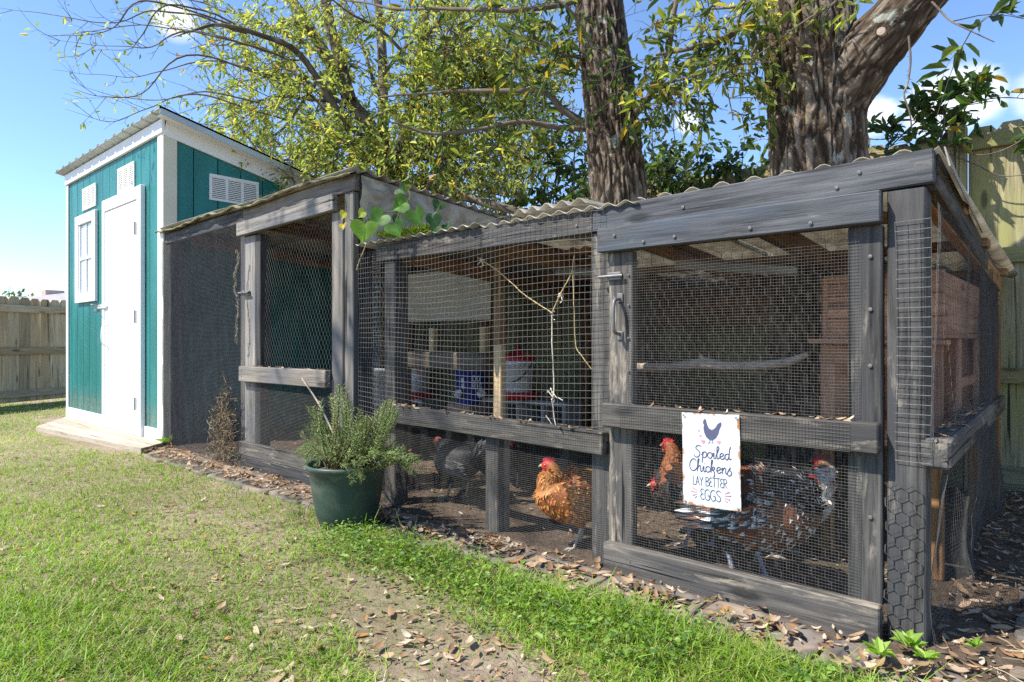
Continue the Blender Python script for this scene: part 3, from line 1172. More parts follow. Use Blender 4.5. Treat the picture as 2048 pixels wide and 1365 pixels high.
def build_coop():
    c = COOP
    # ---- left run: taller, flat roof
    z0l, z1l = 1.652, 1.745
    board('header', c, (-5.64, FY + .019, 1.682), (-4.27, FY + .021, 1.692), .088, .038, M_STAIN)
    board('header', c, (-4.27, FY + .019, 1.692), (-2.985, FY + .019, 1.716), .090, .038, M_GREYWOOD)
    box('post', c, (-5.60, FY + .012, 0), (-5.53, FY + .10, 1.637), M_STAIN)
    box('post', c, (-4.335, FY + .014, 0), (-4.262, FY + .10, 1.645), M_GREYWOOD)
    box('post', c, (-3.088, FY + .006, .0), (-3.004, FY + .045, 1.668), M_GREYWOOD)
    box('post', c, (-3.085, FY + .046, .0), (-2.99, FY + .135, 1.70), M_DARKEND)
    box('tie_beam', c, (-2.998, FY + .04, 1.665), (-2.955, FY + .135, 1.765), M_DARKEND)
    # rafters and plates of the left run
    for x in (-5.45, -4.3, -3.06):
        board('rafter', c, (x, FY + .14, 1.675), (x, 4.25, 1.53), .088, .038, M_RAFTER)
    board('top_plate', c, (-5.6, 4.24, 1.47), (-2.95, 4.24, 1.47), .09, .04, M_RAFTER)
    for x in (-5.58, -4.1, -2.98):
        box('post', c, (x - .04, 4.2, 0), (x + .04, 4.28, 1.43), M_RAFTER)
    box('post', c, (-3.95, 3.1, 0), (-3.865, 3.185, 1.6), M_RAFTER)
    corrugated('roof_sheet', c, -5.66, -2.93, 2.035, 4.45, 1.768, 1.585, M_RUST, 'y', .10, .012, 0, 4, .03)
    # thin rolled lip of the old roofing felt along the front edge
    xs = np.linspace(-5.70, -2.96, 90)
    zz = 1.752 + .012 * np.sin(xs * 5) + .02 * np.exp(-((xs + 4.45) / .22) ** 2) * np.sin((xs + 4.45) * 14) + .004 * np.sin(xs * 33) + .02 * (xs + 5.7) / 2.7 - .015
    top = np.stack([xs, np.full_like(xs, 2.05), zz + .014], -1)
    lip = np.stack([xs, np.full_like(xs, 2.008) + .006 * np.sin(xs * 21), zz], -1)
    low = np.stack([xs, np.full_like(xs, 2.016), zz - .010 - .004 * np.sin(xs * 47)], -1)
    back = np.stack([xs, np.full_like(xs, 2.06), zz + .006], -1)
    rows = [back, low, lip, top]
    V = np.concatenate(rows)
    n = len(xs)
    i = np.arange(n - 1)
    F = np.concatenate([np.stack([k * n + i, k * n + i + 1, (k + 1) % 4 * n + i + 1, (k + 1) % 4 * n + i], -1) for k in range(4)])
    put('roof_lip', mesh_of('roof_lip', V, F[:, ::-1], M_LIP, smooth=True), c)
    # moss growing on the lip and hanging over the header
    acc = Acc()
    for k in range(700):
        x = R.uniform(-4.6, -3.0) if R.random() < .8 else R.uniform(-5.5, -3.0)
        base = np.array((x, 2.012, 1.745 + R.uniform(-.004, .018) + .02 * (x + 5.7) / 2.7))
        d = np.array((R.gauss(0, .5), -abs(R.gauss(0, .5)), R.gauss(-.6, .7)))
        d /= np.linalg.norm(d)
        L = R.uniform(.005, .02)
        s = np.cross(d, (0.3, .8, .1)) * .0016
        acc.add([base - s, base + s, base + d * L + (0, 0, -.3 * L)], [(0, 1, 2)], R.choice(((.10, .11, .03), (.16, .15, .05), (.05, .045, .03), (.20, .17, .08))))
    put('roof_moss', acc.mesh('roof_moss', M_GRASS), c, kind='stuff')

    # ---- left run door
    d = put('door', None, c, Matrix.Translation((-3.7, FY, 0)))
    yd = FY - .012
    board('door_header', d, (-4.29, yd - .008, 1.597), (-3.138, yd - .008, 1.622), .092, .036, M_GREYWOOD)
    box('stile', d, (-4.243, yd + .012, .10), (-4.10, yd + .045, 1.548), M_GREYWOOD)
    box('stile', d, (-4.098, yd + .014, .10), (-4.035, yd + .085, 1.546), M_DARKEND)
    box('stile', d, (-3.205, yd + .012, .10), (-3.096, yd + .045, 1.572), M_GREYWOOD)
    board('rail', d, (-4.245, yd - .012, .632), (-3.205, yd - .012, .636), .10, .038, M_GREYWOOD)
    board('rail', d, (-4.27, yd + .0, .135), (-3.08, yd + .0, .135), .09, .034, M_STAIN)
    acc = hex_net((-4.09, yd + .046, .69), (1, 0, 0), (0, 0, 1), .93, .90, .031, .0009,
                  lambda P: bulge(P, .02, 2.5, 3, (0, -1, 0)))
    put('poultry_netting', acc.mesh('poultry_netting', M_WIRE), d)
    acc = grid_net((-4.20, yd + .005, .10), (1, 0, 0), (0, 0, 1), 1.08, .53, .0085, .0085, .00055,
                   lambda P: bulge(P, .02, 3, 8))
    put('hardware_cloth', acc.mesh('hardware_cloth', M_WIREM), d)
    # bolt latch
    for k, (xa, za, w, h) in enumerate(((-4.275, 1.155, .05, .032), (-4.215, 1.152, .055, .034))):
        box('bolt_plate', d, (xa, yd - .002, za), (xa + w, yd + .010, za + h), M_STEEL)
    v, q = tubes(np.array([(-4.29, yd - .010, 1.172), (-4.15, yd - .010, 1.170)]), .007, 8)
    put('bolt', mesh_of('bolt', v, q, M_STEEL, smooth=True), d)
    for x in (-4.2, -3.16):
        for z in (.615, .655):
            screw(d, x + .0, yd - .032, z, .004)
    for x, z in ((-4.25, 1.585), (-4.25, 1.61), (-3.17, 1.605), (-3.17, 1.64)):
        screw(d, x, yd - .027, z, .005)
    board('sill', c, (-4.40, FY - .01, .045), (-3.0, FY - .01, .045), .09, .045, M_STAIN)
    board('sill', c, (-4.34, FY + .025, .115), (-3.1, FY + .025, .115), .05, .04, M_STAIN)
    # dark cloth panel left of the door
    acc = grid_net((-5.63, FY - .012, .0), (1, 0, 0), (0, 0, 1), 1.375, 1.655, .0092, .0092, .00062,
                   lambda P: bulge(P, .03, 2.2, 12, (0, -1, 0), .004))
    put('hardware_cloth', acc.mesh('hardware_cloth', M_WIREB), c)
    acc = hex_net((-5.6, FY + .06, .02), (1, 0, 0), (0, 0, 1), 1.3, 1.6, .031, .0009)
    put('poultry_netting', acc.mesh('poultry_netting', M_WIREB), c)
    # tarp nailed along the right gable of the left run
    ys, ts = np.linspace(2.075, 4.3, 170), np.linspace(0, 1, 50)
    gy, gt = np.meshgrid(ys, ts, indexing='ij')
    topz = 1.745 - .075 * (gy - 2.08)
    botz = 1.36 + .10 * np.clip((gy - 2.3), 0, 1.3) - .10 * (gy > 3.6)
    z = topz + (botz - topz) * gt
    P = np.stack([gy * 0, gy, z], -1)
    rdg = 1 - np.abs(2 * fbm(np.stack([gy * 0, gy * 5 + z * 6, z * 9 - gy * 2.5], -1), 16, 3) - 1)
    fold = np.sin((gy * 2.2 + z * 3.1) * 9 + 3 * vnoise(P * 4, 2)) * .012 * gt + (fbm(P * 7, 6, 3) - .5) * .06 * gt + (rdg - .6) * .075 * np.sqrt(gt) * (1 - .35 * gt) + .05 * gt * np.exp(-((gy - 2.5) / .3) ** 2)
    X = -2.945 + fold
    V = np.stack([X, gy, z], -1).reshape(-1, 3)
    i, j = np.meshgrid(np.arange(169), np.arange(49), indexing='ij')
    Q = np.stack([i * 50 + j, (i + 1) * 50 + j, (i + 1) * 50 + j + 1, i * 50 + j + 1], -1).reshape(-1, 4)
    put('tarp', mesh_of('tarp', V, Q, M_TARP, smooth=True), c)

    # ---- main run
    zb = 1.318
    board('header', c, (-2.79, FY + .019, zb - .008), (-2.02, FY + .015, zb - .012), .092, .038, M_STAIN)
    board('header', c, (-2.018, FY + .017, zb - .013), (-1.43, FY + .019, zb - .008), .092, .038, M_STAIN)
    board('header', c, (-1.428, FY + .019, zb - .008), (-.318, FY + .019, zb + .006), .094, .038, M_STAINB)
    box('post', c, (-2.738, FY + .012, 0), (-2.65, FY + .10, 1.262), M_STAIN)
    box('post', c, (-1.440, FY + .012, 0), (-1.355, FY + .10, 1.265), M_STAIN)
    box('post', c, (-.431, FY + .006, -.02), (-.338, FY + .096, 1.272), M_STAIN)
    board('mid_rail', c, (-2.72, FY - .012, .488), (-1.36, FY - .012, .466), .086, .045, M_STAINW)
    box('stub_post', c, (-2.012, FY + .014, 0), (-1.935, FY + .055, .43), M_STAIN)
    box('stub_post', c, (-2.010, FY + .056, 0), (-1.930, FY + .09, .43), M_GREYWOOD)
    # welded mesh wrapped over the header, and the finer cloth below
    def wm(P):
        P = bulge(P, .022, 1.6, 30)
        Q = P.copy()
        # slack rows sag towards the middle
        t = (P[..., 0] + 2.75) / 1.4
        Q[..., 2] += .016 * np.sin(t * 5.0 + P[..., 2] * 3) + .004 * np.sin(t * 11 + 1)
        Q[..., 1] = np.minimum(Q[..., 1], FY - .004)
        return Q
    acc = grid_net((-2.80, FY - .012, .50), (1, 0, 0), (0, 0, 1), 1.43, .865, .0262, .0262, .0008, wm)
    put('welded_mesh', acc.mesh('welded_mesh', M_WIRE), c)
    acc = grid_net((-2.74, FY - .003, .0), (1, 0, 0), (0, 0, 1), 1.36, .445, .0082, .0082, .00038,
                   lambda P: bulge(P, .010, 3, 40))
    put('hardware_cloth', acc.mesh('hardware_cloth', M_WIREM), c)
    acc = grid_net((-2.70, FY - .036, .445), (1, 0, 0), (0, 0, 1), 1.325, .08, .0082, .0082, .0005)
    put('hardware_cloth', acc.mesh('hardware_cloth', M_WIREM), c)
    # narrow gap between the two runs
    acc = grid_net((-2.985, FY + .03, .02), (.985, -.17, 0), (0, 0, 1), .25, 1.30, .0262, .0262, .00095, lambda P: bulge(P, .02, 3, 44))
    put('welded_mesh', acc.mesh('welded_mesh', M_WIRE), c)
    acc = hex_net((-2.985, FY + .09, .02), (1, 0, 0), (0, 0, 1), .26, 1.25, .031, .0008)
    put('poultry_netting', acc.mesh('poultry_netting', M_WIREM), c)

    # ---- main run door with hardware cloth
    d = put('door', None, c, Matrix.Translation((-.9, FY, 0)))
    yd = FY - .012
    board('door_header', d, (-1.378, yd - .012, 1.224), (-.437, yd - .012, 1.2245), .090, .036, M_STAINB)
    box('stile', d, (-1.350, yd + .007, .10), (-1.247, yd + .042, 1.179), M_STAINW)
    box('stile', d, (-.530, yd + .007, .10), (-.441, yd + .042, 1.179), M_STAIN)
    board('rail', d, (-1.352, yd - .016, .5775), (-.4415, yd - .016, .5785), .086, .042, M_STAINW)
    board('rail', d, (-1.353, yd - .006, .052), (-.440, yd - .006, .056), .108, .042, M_STAINW)
    acc = grid_net((-1.272, yd + .003, .095), (1, 0, 0), (0, 0, 1), .775, 1.115, .0093, .0093, .00042,
                   lambda P: np.concatenate([bulge(P, .008, 3, 50)[..., :1], np.minimum(bulge(P, .012, 3, 50)[..., 1:2], yd + .0055), P[..., 2:]], -1))
    put('hardware_cloth', acc.mesh('hardware_cloth', M_WIREM), d)
    acc = grid_net((-1.272, yd - .0385, .537), (1, 0, 0), (0, 0, 1), .76, .08, .0093, .0093, .00052)
    put('hardware_cloth', acc.mesh('hardware_cloth', M_WIREM), d)
    acc = hex_net((-1.25, yd + .05, .10), (1, 0, 0), (0, 0, 1), .73, 1.08, .036, .00075, lambda P: bulge(P, .02, 3, 51))
    put('poultry_netting', acc.mesh('poultry_netting', M_WIREM), d)
    for z in (.62, .74, .86, .98, 1.09):
        screw(d, -1.262, yd + .002, z, .005)
    for z in (.35, .78, .94, 1.09):
        screw(d, -.470, yd + .004, z, .007)
    for x, z in ((-1.30, 1.235), (-1.06, 1.205), (-.62, 1.198), (-.80, 1.204), (-1.18, 1.2)):
        screw(d, x, yd - .033, z, .007)
    # pull handle and bolt
    hp = catmull([(-1.298, yd + .005, 1.005), (-1.298, yd - .035, .995), (-1.298, yd - .042, .94), (-1.298, yd - .035, .885), (-1.298, yd + .005, .875)], 20)
    v, q = tubes(hp, .0065, 8)
    hd = put('handle', mesh_of('handle', v, q, M_STEEL, smooth=True), d)
    for z in (1.01, .87):
        box('handle_plate', hd, (-1.31, yd + .001, z - .016), (-1.286, yd + .006, z + .016), M_STEEL)
    box('bolt_plate', d, (-1.352, yd - .004, 1.075), (-1.29, yd + .006, 1.105), M_STEEL)
    v, q = tubes(np.array([(-1.385, yd - .008, 1.09), (-1.28, yd - .008, 1.09)]), .006, 8)
    put('bolt', mesh_of('bolt', v, q, M_STEEL, smooth=True), d)

    # ---- roof of the main run
    for x in (-2.70, -2.05, -1.42, -.92, -.37):
        board('rafter', c, (x, FY + .06, 1.305), (x, 4.2, 1.150), .086, .038, M_RAFTER)
    for y, z in ((2.7, 1.305), (3.35, 1.258), (4.15, 1.20)):
        board('purlin', c, (-2.8, y, z), (-.32, y, z), .038, .086, M_RAFTER)
    box('back_board', c, (-2.8, 4.265, .97), (-.42, 4.285, 1.222), M_RAFTER)
    board('top_plate', c, (-2.8, 4.22, 1.08), (-.36, 4.22, 1.08), .088, .04, M_RAFTER)
    for x in (-2.75, -1.5, -.40):
        box('post', c, (x - .04, 4.19, 0), (x + .04, 4.27, 1.035), M_RAFTER)
    corrugated('roof_sheet', c, -2.93, -2.02, 2.03, 4.58, 1.362, 1.215, M_RUST, 'x', .076, .007, .02, 5, .012)  # main roof sheets extended rearwards to keep direct light off the fence behind
    corrugated('roof_sheet', c, -2.04, -1.22, 2.05, 4.58, 1.360, 1.215, M_PLASTIC, 'x', .076, .008, .02, 6, .012)
    corrugated('roof_sheet', c, -1.24, -.30, 2.075, 4.58, 1.366, 1.218, M_PLASTIC, 'x', .105, .012, .02, 7, .012)
    # a curled off-cut of roofing lying on the middle of the roof
    corrugated('roof_offcut', c, -1.86, -1.46, 2.08, 2.5, 1.392, 1.42, M_PLASTIC, 'x', .076, .012, .05, 9, .03)
    # inside: beige panel, loose boards under the roof
    box('inner_panel', c, (-3.80, 2.995, .985), (-2.86, 3.005, 1.33), M_PANEL)
    box('divider_post', c, tuple(onY(986, 830, 2.42)[:2]) + (.02,), tuple(onY(986, 830, 2.42)[:2] + np.array((.055, .04))) + (.83,), M_NEWWOOD)
    box('divider_post', c, tuple(onY(986, 830, 2.42)[:2]) + (.831,), tuple(onY(986, 830, 2.42)[:2] + np.array((.05, .04))) + (1.25,), M_RAFTER)
    p0, p1 = onY(797, 718, 2.62), onY(985, 724, 2.62)
    board('roost_plank', c, p0, p1, .10, .16, M_ROUGH, c=.008)
    for x, z in ((-2.98, 1.02), (-2.55, 1.03)):
        box('roost_hanger', c, (x - .02, 2.6, .75), (x + .02, 2.64, .93), M_NEWWOOD)
    acc = hex_net((-5.5, 3.6, .0), (1, 0, 0), (0, 0, 1), 2.6, 1.4, .05, .0011)
    put('poultry_netting', acc.mesh('poultry_netting', M_WIREM), c)
    acc = hex_net((-2.8, 4.16, .0), (1, 0, 0), (0, 0, 1), 2.4, 1.1, .05, .0011)
    put('poultry_netting', acc.mesh('poultry_netting', M_WIREM), c)
    # warped boards hanging under the plastic roof
    board('loose_slat', c, (-1.30, 2.5, 1.17), (-.80, 2.42, 1.10), .035, .05, M_GREYWOOD)
    board('loose_slat', c, (-1.95, 2.55, 1.19), (-1.45, 2.45, 1.14), .04, .09, M_GREYWOOD)

    # ---- right side wall
    xs_ = -.338
    board('side_rafter', c, (-.330, FY + .04, 1.315), (-.384, 4.2, 1.17), .10, .036, M_STAIN)
    board('side_sill', c, (-.318, FY + .005, .545), (-.372, 4.2, .530), .082, .075, M_STAIN, c=.008)
    # roof flashing hanging over the right edge
    V = [(-.298, 2.075, 1.372), (-.335, 3.2, 1.295), (-.331, 3.2, 1.283), (-.286, 2.075, 1.318)]
    V2 = [(a + .004, b, z) for a, b, z in V]
    put('roof_flashing', mesh_of('roof_flashing', V + V2, [(0, 1, 2, 3), (7, 6, 5, 4), (0, 3, 7, 4), (3, 2, 6, 7), (2, 1, 5, 6), (1, 0, 4, 5)], M_PLASTIC), c)
    ux = np.array((-.025, 1, 0)) / math.hypot(.025, 1)
    nx = (1, .025, 0)
    acc = grid_net((-.312, FY - .0, .56), ux, (0, 0, 1), 2.15, .66, .0262, .0262, .0006, lambda P: bulge(P, .03, 1.7, 60, nx))
    put('welded_mesh', acc.mesh('welded_mesh', M_WIRE), c)
    acc = grid_net((-.308, FY + .02, .02), ux, (0, 0, 1), 2.1, .52, .0125, .0125, .0005,
                   lambda P: bulge(P, .055, 2.6, 62, nx, .006))
    put('hardware_cloth', acc.mesh('hardware_cloth', M_WIREM), c)
    acc = grid_net((-.345, FY + 1.15, .56), ux, (0, 0, 1), 1.0, .62, .0127, .0127, .0005, lambda P: bulge(P, .03, 2.6, 63, nx))
    put('hardware_cloth', acc.mesh('hardware_cloth', M_WIREM), c)
    # netting ends stapled round the corner post
    acc = grid_net((-.408, FY - .0005, .52), (1, 0, 0), (0, 0, 1), .085, .66, .0262, .0262, .001, lambda P: bulge(P, .004, 3, 65))
    put('welded_mesh', acc.mesh('welded_mesh', M_WIRE), c)
    acc = hex_net((-.438, FY - .002, .03), (1, 0, 0), (0, 0, 1), .11, .44, .037, .0012)
    put('poultry_netting', acc.mesh('poultry_netting', M_WIRE2), c)
    # screws on the headers
    for x, z in ((-.50, 1.335), (-.56, 1.30), (-1.05, 1.31), (-1.5, 1.30)):
        screw(c, x, FY - .002, z, .007)


build_coop()


# ------------------------------------------------------------------ trees
def leaf_cards(C, D, Nn, L, W, col, fold=.25, curl=.2):
    """pointed leaves: C base (n,3), D direction, Nn normal, L/W (n,), col (n,3)"""
    n = len(C)
    D = D / (np.linalg.norm(D, axis=1, keepdims=True) + 1e-9)
    S = np.cross(D, Nn)
    S /= np.linalg.norm(S, axis=1, keepdims=True) + 1e-9
    U = np.cross(S, D)
    L, W = np.asarray(L)[:, None], np.asarray(W)[:, None]
    tip = C + D * L - U * L * curl
    l1 = C + D * L * .32 - S * W * .46 + U * W * fold
    l2 = C + D * L * .70 - S * W * .36 + U * (W * fold - L * curl * .4)
    r1 = C + D * L * .32 + S * W * .46 + U * W * fold
    r2 = C + D * L * .70 + S * W * .36 + U * (W * fold - L * curl * .4)
    V = np.stack([C, l1, l2, tip, r2, r1], 1).reshape(-1, 3)
    b = np.arange(n)[:, None] * 6
    F = np.concatenate([b + np.array([0, 3, 2, 1]), b + np.array([0, 5, 4, 3])])
    return V, F, np.repeat(col, 6, axis=0)


def palette(n, cols, weights, jit=.18):
    cols = np.array(cols)
    w = np.array(weights, dtype=float)
    k = RNG.choice(len(cols), n, p=w / w.sum())
    return cols[k] * (1 + RNG.uniform(-jit, jit, (n, 1)))


def bark_tube(path, radii, nseg, nring, amp, fh=14, fv=3.2, seed=0, flare=0.0):
    P = catmull(path, nring)
    r = np.interp(np.linspace(0, 1, nring), np.linspace(0, 1, len(radii)), radii)
    T = np.gradient(P, axis=0)
    T /= np.linalg.norm(T, axis=1, keepdims=True)
    ref = np.array((.9, .1, .05)) if abs(T[:, 0]).max() < .85 else np.array((0, .2, 1.0))
    n1 = np.cross(T, ref)
    n1 /= np.linalg.norm(n1, axis=1, keepdims=True)
    n2 = np.cross(T, n1)
    a = np.arange(nseg) * 2 * math.pi / nseg
    dirs = np.cos(a)[None, :, None] * n1[:, None] + np.sin(a)[None, :, None] * n2[:, None]
    arc = np.concatenate([[0], np.cumsum(np.linalg.norm(np.diff(P, axis=0), axis=1))])
    rm = np.mean(r)
    Q = np.stack([np.cos(a)[None] * rm * fh + 0 * arc[:, None], np.sin(a)[None] * rm * fh + 0 * arc[:, None], arc[:, None] * fv + 0 * a[None]], -1)
    w = np.stack([fbm(Q * .8 + 13 * k, seed + 5 + k, 3) for k in range(3)], -1)
    Q = Q + (w - .5) * 1.9
    n0 = vnoise(Q, seed)
    n0b = vnoise(Q * 2.1, seed + 1)
    ridge = 1 - np.abs(2 * n0 - 1)
    furrow = np.clip(ridge * 1.35 - .25, 0, 1) ** 1.6
    n0c = fbm(Q * np.array((1.6, 1.6, 3.5)), seed + 2, 3)
    h = 1 - furrow * .75 - .3 * (n0b - .3) - .7 * (n0c - .5)
    rr = r[:, None] * (1 + .05 * (vnoise(Q * .25, seed + 9) - .5)) + amp * (h - .6)
    V = P[:, None] + dirs * rr[..., None]
    i, j = np.meshgrid(np.arange(nring - 1), np.arange(nseg), indexing='ij')
    j2 = (j + 1) % nseg
    F = np.stack([i * nseg + j, i * nseg + j2, (i + 1) * nseg + j2, (i + 1) * nseg + j], -1).reshape(-1, 4)
    g = np.clip(h.reshape(-1), 0, 1)
    return V.reshape(-1, 3), F, np.stack([g, g, g], -1)


def limb_mesh(acc, path, r0, r1, n=24, sides=8, wob=.0, seed=0):
    P = catmull(path, n)
    if wob:
        P = P + (np.stack([vnoise(P * 3 + 10 * k, seed + k) for k in range(3)], -1) - .5) * wob
    rad = np.linspace(r0, r1, n) * (1 + .2 * (vnoise(P * 9, seed) - .5))
    v, q = tubes(P[None], rad[None], sides)
    g = .35 + .5 * vnoise(v * 25, seed)
    acc.add(v, q, np.stack([g, g, g], -1))
    return P


def twigs_from(acc, P, n, L, r, spread, leafpts, up=.15, seed=0, t0=.15, droop=0.0, n2=3):
    """side twigs along polyline P; appends leaf anchor points (pos, dir)"""
    rr = random.Random(seed)
    m = len(P)
    for k in range(n):
        t = t0 + (1 - t0) * rr.random()
        i = min(m - 2, int(t * (m - 1)))
        base = P[i]
        d = P[i + 1] - P[i]
        d = d / (np.linalg.norm(d) + 1e-9)
        off = np.array((rr.gauss(0, 1), rr.gauss(0, 1), rr.gauss(up, .8)))
        off -= d * off.dot(d)
        off /= np.linalg.norm(off)
        dd = d * (1 - spread) + off * spread
        dd /= np.linalg.norm(dd)
        l = L * rr.uniform(.5, 1.15)
        mid = base + dd * l * .5 + np.array((rr.gauss(0, .05), rr.gauss(0, .05), rr.gauss(0, .05))) * l
        end = base + dd * l + np.array((rr.gauss(0, .12), rr.gauss(0, .12), rr.gauss(-droop, .1))) * l
        Q = catmull([base, mid, end], 7)
        v, q = tubes(Q[None], np.linspace(r, r * .35, 7)[None], 3)
        acc.add(v, q, (.4, .4, .4))
        leafpts.append((Q, dd))
        for s in range(n2):
            j = rr.randrange(2, 6)
            o2 = np.array((rr.gauss(0, 1), rr.gauss(0, 1), rr.gauss(0, .7)))
            o2 /= np.linalg.norm(o2)
            d2 = dd * .5 + o2 * .7
            l2 = l * rr.uniform(.25, .5)
            e2 = Q[j] + d2 * l2
            Q2 = catmull([Q[j], Q[j] + d2 * l2 * .5 + o2 * l2 * .05, e2 + np.array((0, 0, -droop * l2))], 5)
            v, q = tubes(Q2[None], np.linspace(r * .55, r * .25, 5)[None], 3)
            acc.add(v, q, (.4, .4, .4))
            leafpts.append((Q2, d2))


def leaves_on(leafpts, per, L, W, cols, weights, hang=.3, seed=0, spread=.03, lj=.5):
    rg = np.random.default_rng(seed)
    C, D = [], []
    for Q, d in leafpts:
        k = rg.poisson(per)
        if k == 0:
            continue
        t = rg.uniform(.2, 1.0, k) * (len(Q) - 1)
        i = np.minimum(t.astype(int), len(Q) - 2)
        u = (t - i)[:, None]
        C.append(Q[i] * (1 - u) + Q[i + 1] * u + rg.normal(0, spread, (k, 3)) * .5)
        dd = rg.normal(0, .75, (k, 3)) + d / np.linalg.norm(d) * .8 + np.array((0, 0, -hang))
        D.append(dd)
    C, D = np.concatenate(C), np.concatenate(D)
    n = len(C)
    Nn = rg.normal(0, .7, (n, 3)) + np.array((0, 0, .8))
    Ls = L * rg.uniform(1 - lj, 1 + lj, n)
    return leaf_cards(C, D, Nn, Ls, Ls * W * rg.uniform(.8, 1.2, n), palette(n, cols, weights))


YEL = [(.40, .41, .10), (.33, .37, .09), (.50, .45, .10), (.24, .30, .07), (.48, .31, .09), (.16, .21, .05)]
YELW = [28, 34, 8, 22, 3, 12]
OAK = [(.075, .11, .025), (.12, .16, .03), (.20, .23, .04), (.05, .08, .025), (.30, .22, .04)]
OAKW = [34, 26, 16, 18, 6]


def build_yellow_tree():
    f0 = 6.6
    base = at(800, 470, f0)
    t = thing('yellow_leaved_tree', 'yellow-green leafy tree with slender stems rising behind the tarp-sided run', 'tree', (base[0], base[1], 0))
    tr, br, lp = Acc(), Acc(), []
    g = np.array((base[0], base[1], -.1))
    stems = [
        ([(812, 560, f0), (760, 300, f0), (700, 200, f0 + .1), (640, 90, f0 + .2), (560, -40, f0 + .3)], .085, .045),
        ([(760, 300, f0), (690, 240, f0 - .3), (600, 110, f0 - .5), (520, 70, f0 - .7), (440, 50, f0 - 1), (390, 60, f0 - 1.1), (345, 75, f0 - 1.2)], .030, .003),
        ([(815, 560, f0), (800, 330, f0 + .3), (842, 140, f0 + .4), (850, -60, f0 + .5)], .08, .05),
        ([(700, 200, f0), (680, 120, f0), (660, 50, f0), (640, -60, f0)], .06, .045),
        ([(810, 520, f0), (770, 310, f0 + .5), (765, 120, f0 + .9), (750, -60, f0 + 1)], .07, .045),
        ([(800, 520, f0 - .2), (830, 375, f0 - .3), (880, 378, f0 - .5), (960, 402, f0 - .8), (1060, 432, f0 - 1)], .06, .03),
    ]
    for k, (pp, r0, r1) in enumerate(stems):
        path = [at(*q) for q in pp]
        if k in (0, 2, 4):
            path = [g + np.array((.06 * (k - 2), .0, 0))] + path
        P = catmull(path, 60)
        v, q, c = bark_tube(path, [r0 * 1.1, r0, r0 * .5 + r1 * .5, r1], 18, 70, min(.008, r1), 30, 9, 60 + k)
        tr.add(v, q, c)
    put('trunk', tr.mesh('trunk', M_BARK2, True), t)
    # limbs spread over the sky
    limbs = [
        [(690, 210), (600, 150), (500, 160), (430, 185)], [(690, 240), (560, 110), (470, 85), (380, 100)],
        [(640, 100), (560, 60), (430, 20), (330, -20)], [(700, 200), (560, 190), (480, 210), (400, 250)],
        [(760, 300), (640, 260), (520, 230), (440, 260)], [(740, 280), (600, 310), (520, 330), (470, 370)],
        [(770, 300), (680, 330), (640, 360), (600, 400)], [(800, 330), (880, 280), (980, 260), (1080, 270)],
        [(842, 140), (930, 120), (1010, 160), (1080, 200)], [(842, 140), (760, 60), (690, 20), (620, -30)],
        [(850, 60), (920, 20), (1000, 30), (1080, 10)], [(830, 220), (910, 210), (970, 230), (1060, 250)],
        [(790, 340), (840, 320), (900, 330), (960, 360)], [(765, 200), (720, 100), (700, 30), (690, -40)],
        [(700, 240), (640, 200), (580, 130), (540, 40)], [(800, 300), (740, 330), (690, 350), (650, 400)],
        [(765, 150), (820, 90), (890, 70), (950, 90)], [(840, 200), (870, 130), (900, 60), (910, -20)],
        [(640, 150), (570, 250), (520, 290), (500, 320)], [(780, 380), (870, 360), (950, 380), (1050, 400)],
    ]
    rr = random.Random(3)
    for k in range(14):
        a_ = (rr.uniform(780, 870), rr.uniform(120, 340))
        e_ = (rr.uniform(880, 1170), rr.uniform(-20, 400)) if k < 11 else (rr.uniform(560, 740), rr.uniform(250, 400))
        limbs.append([a_, (a_[0] * .6 + e_[0] * .4, a_[1] * .6 + e_[1] * .4 - 20), (a_[0] * .3 + e_[0] * .7, a_[1] * .3 + e_[1] * .7 + 10), e_])
    for k, pp in enumerate(limbs):
        f = f0 + rr.uniform(-.9, 1.1)
        path = [at(p[0], p[1], f0 + (f - f0) * i / 3) for i, p in enumerate(pp)]
        P = limb_mesh(br, path, .022, .003, 24, 5, .08, k)
        left = pp[-1][0] < 460
        twigs_from(br, P, 26, .70, .0055, .75, lp, .0, 100 + k, .1 if not left else .0, .15)
    # long bare twigs reaching out over the shed
    bare = [
        [(330, 20), (230, 45), (120, 30), (-20, 8)], [(430, 70), (330, 55), (200, 60), (90, 70)], [(380, 60), (300, 90), (250, 90), (90, 75)],
        [(430, 120), (330, 145), (250, 155), (105, 140)], [(380, 110), (280, 190), (200, 195), (140, 175)],
        [(430, 180), (330, 200), (250, 195), (140, 165)], [(400, 190), (300, 215), (225, 240), (130, 215)],
        [(300, 0), (230, 60), (160, 75), (80, 72)], [(340, 10), (280, 70), (255, 95), (180, 100)],
        [(640, 400), (590, 350), (560, 320), (520, 300)], [(640, 390), (600, 370), (570, 350), (560, 330)],
        [(620, 395), (585, 345), (580, 310), (600, 285)]]
    lpb = []
    for k, pp in enumerate(bare):
        f = f0 + rr.uniform(-1.3, -.2)
        path = [at(pp[0][0] + 170, pp[0][1] + 50, f0)] + [at(p[0], p[1], f) for p in pp]
        P = limb_mesh(br, path, .010, .0012, 28, 4, .06, 40 + k)
        twigs_from(br, P, 9, .34, .003, .55, lpb, .1, 300 + k, .1, -.05, 2)
    put('branches', br.mesh('branches', M_BARK2, True), t)
    acc = Acc()
    acc.add(*leaves_on(lp, 8.5, .058, .38, YEL, YELW, .35, 1, .05))
    acc.add(*leaves_on(lpb, .8, .05, .4, YEL, YELW, .2, 2, .03))
    put('crown', acc.mesh('crown', M_LEAF), t)
    return t


build_yellow_tree()


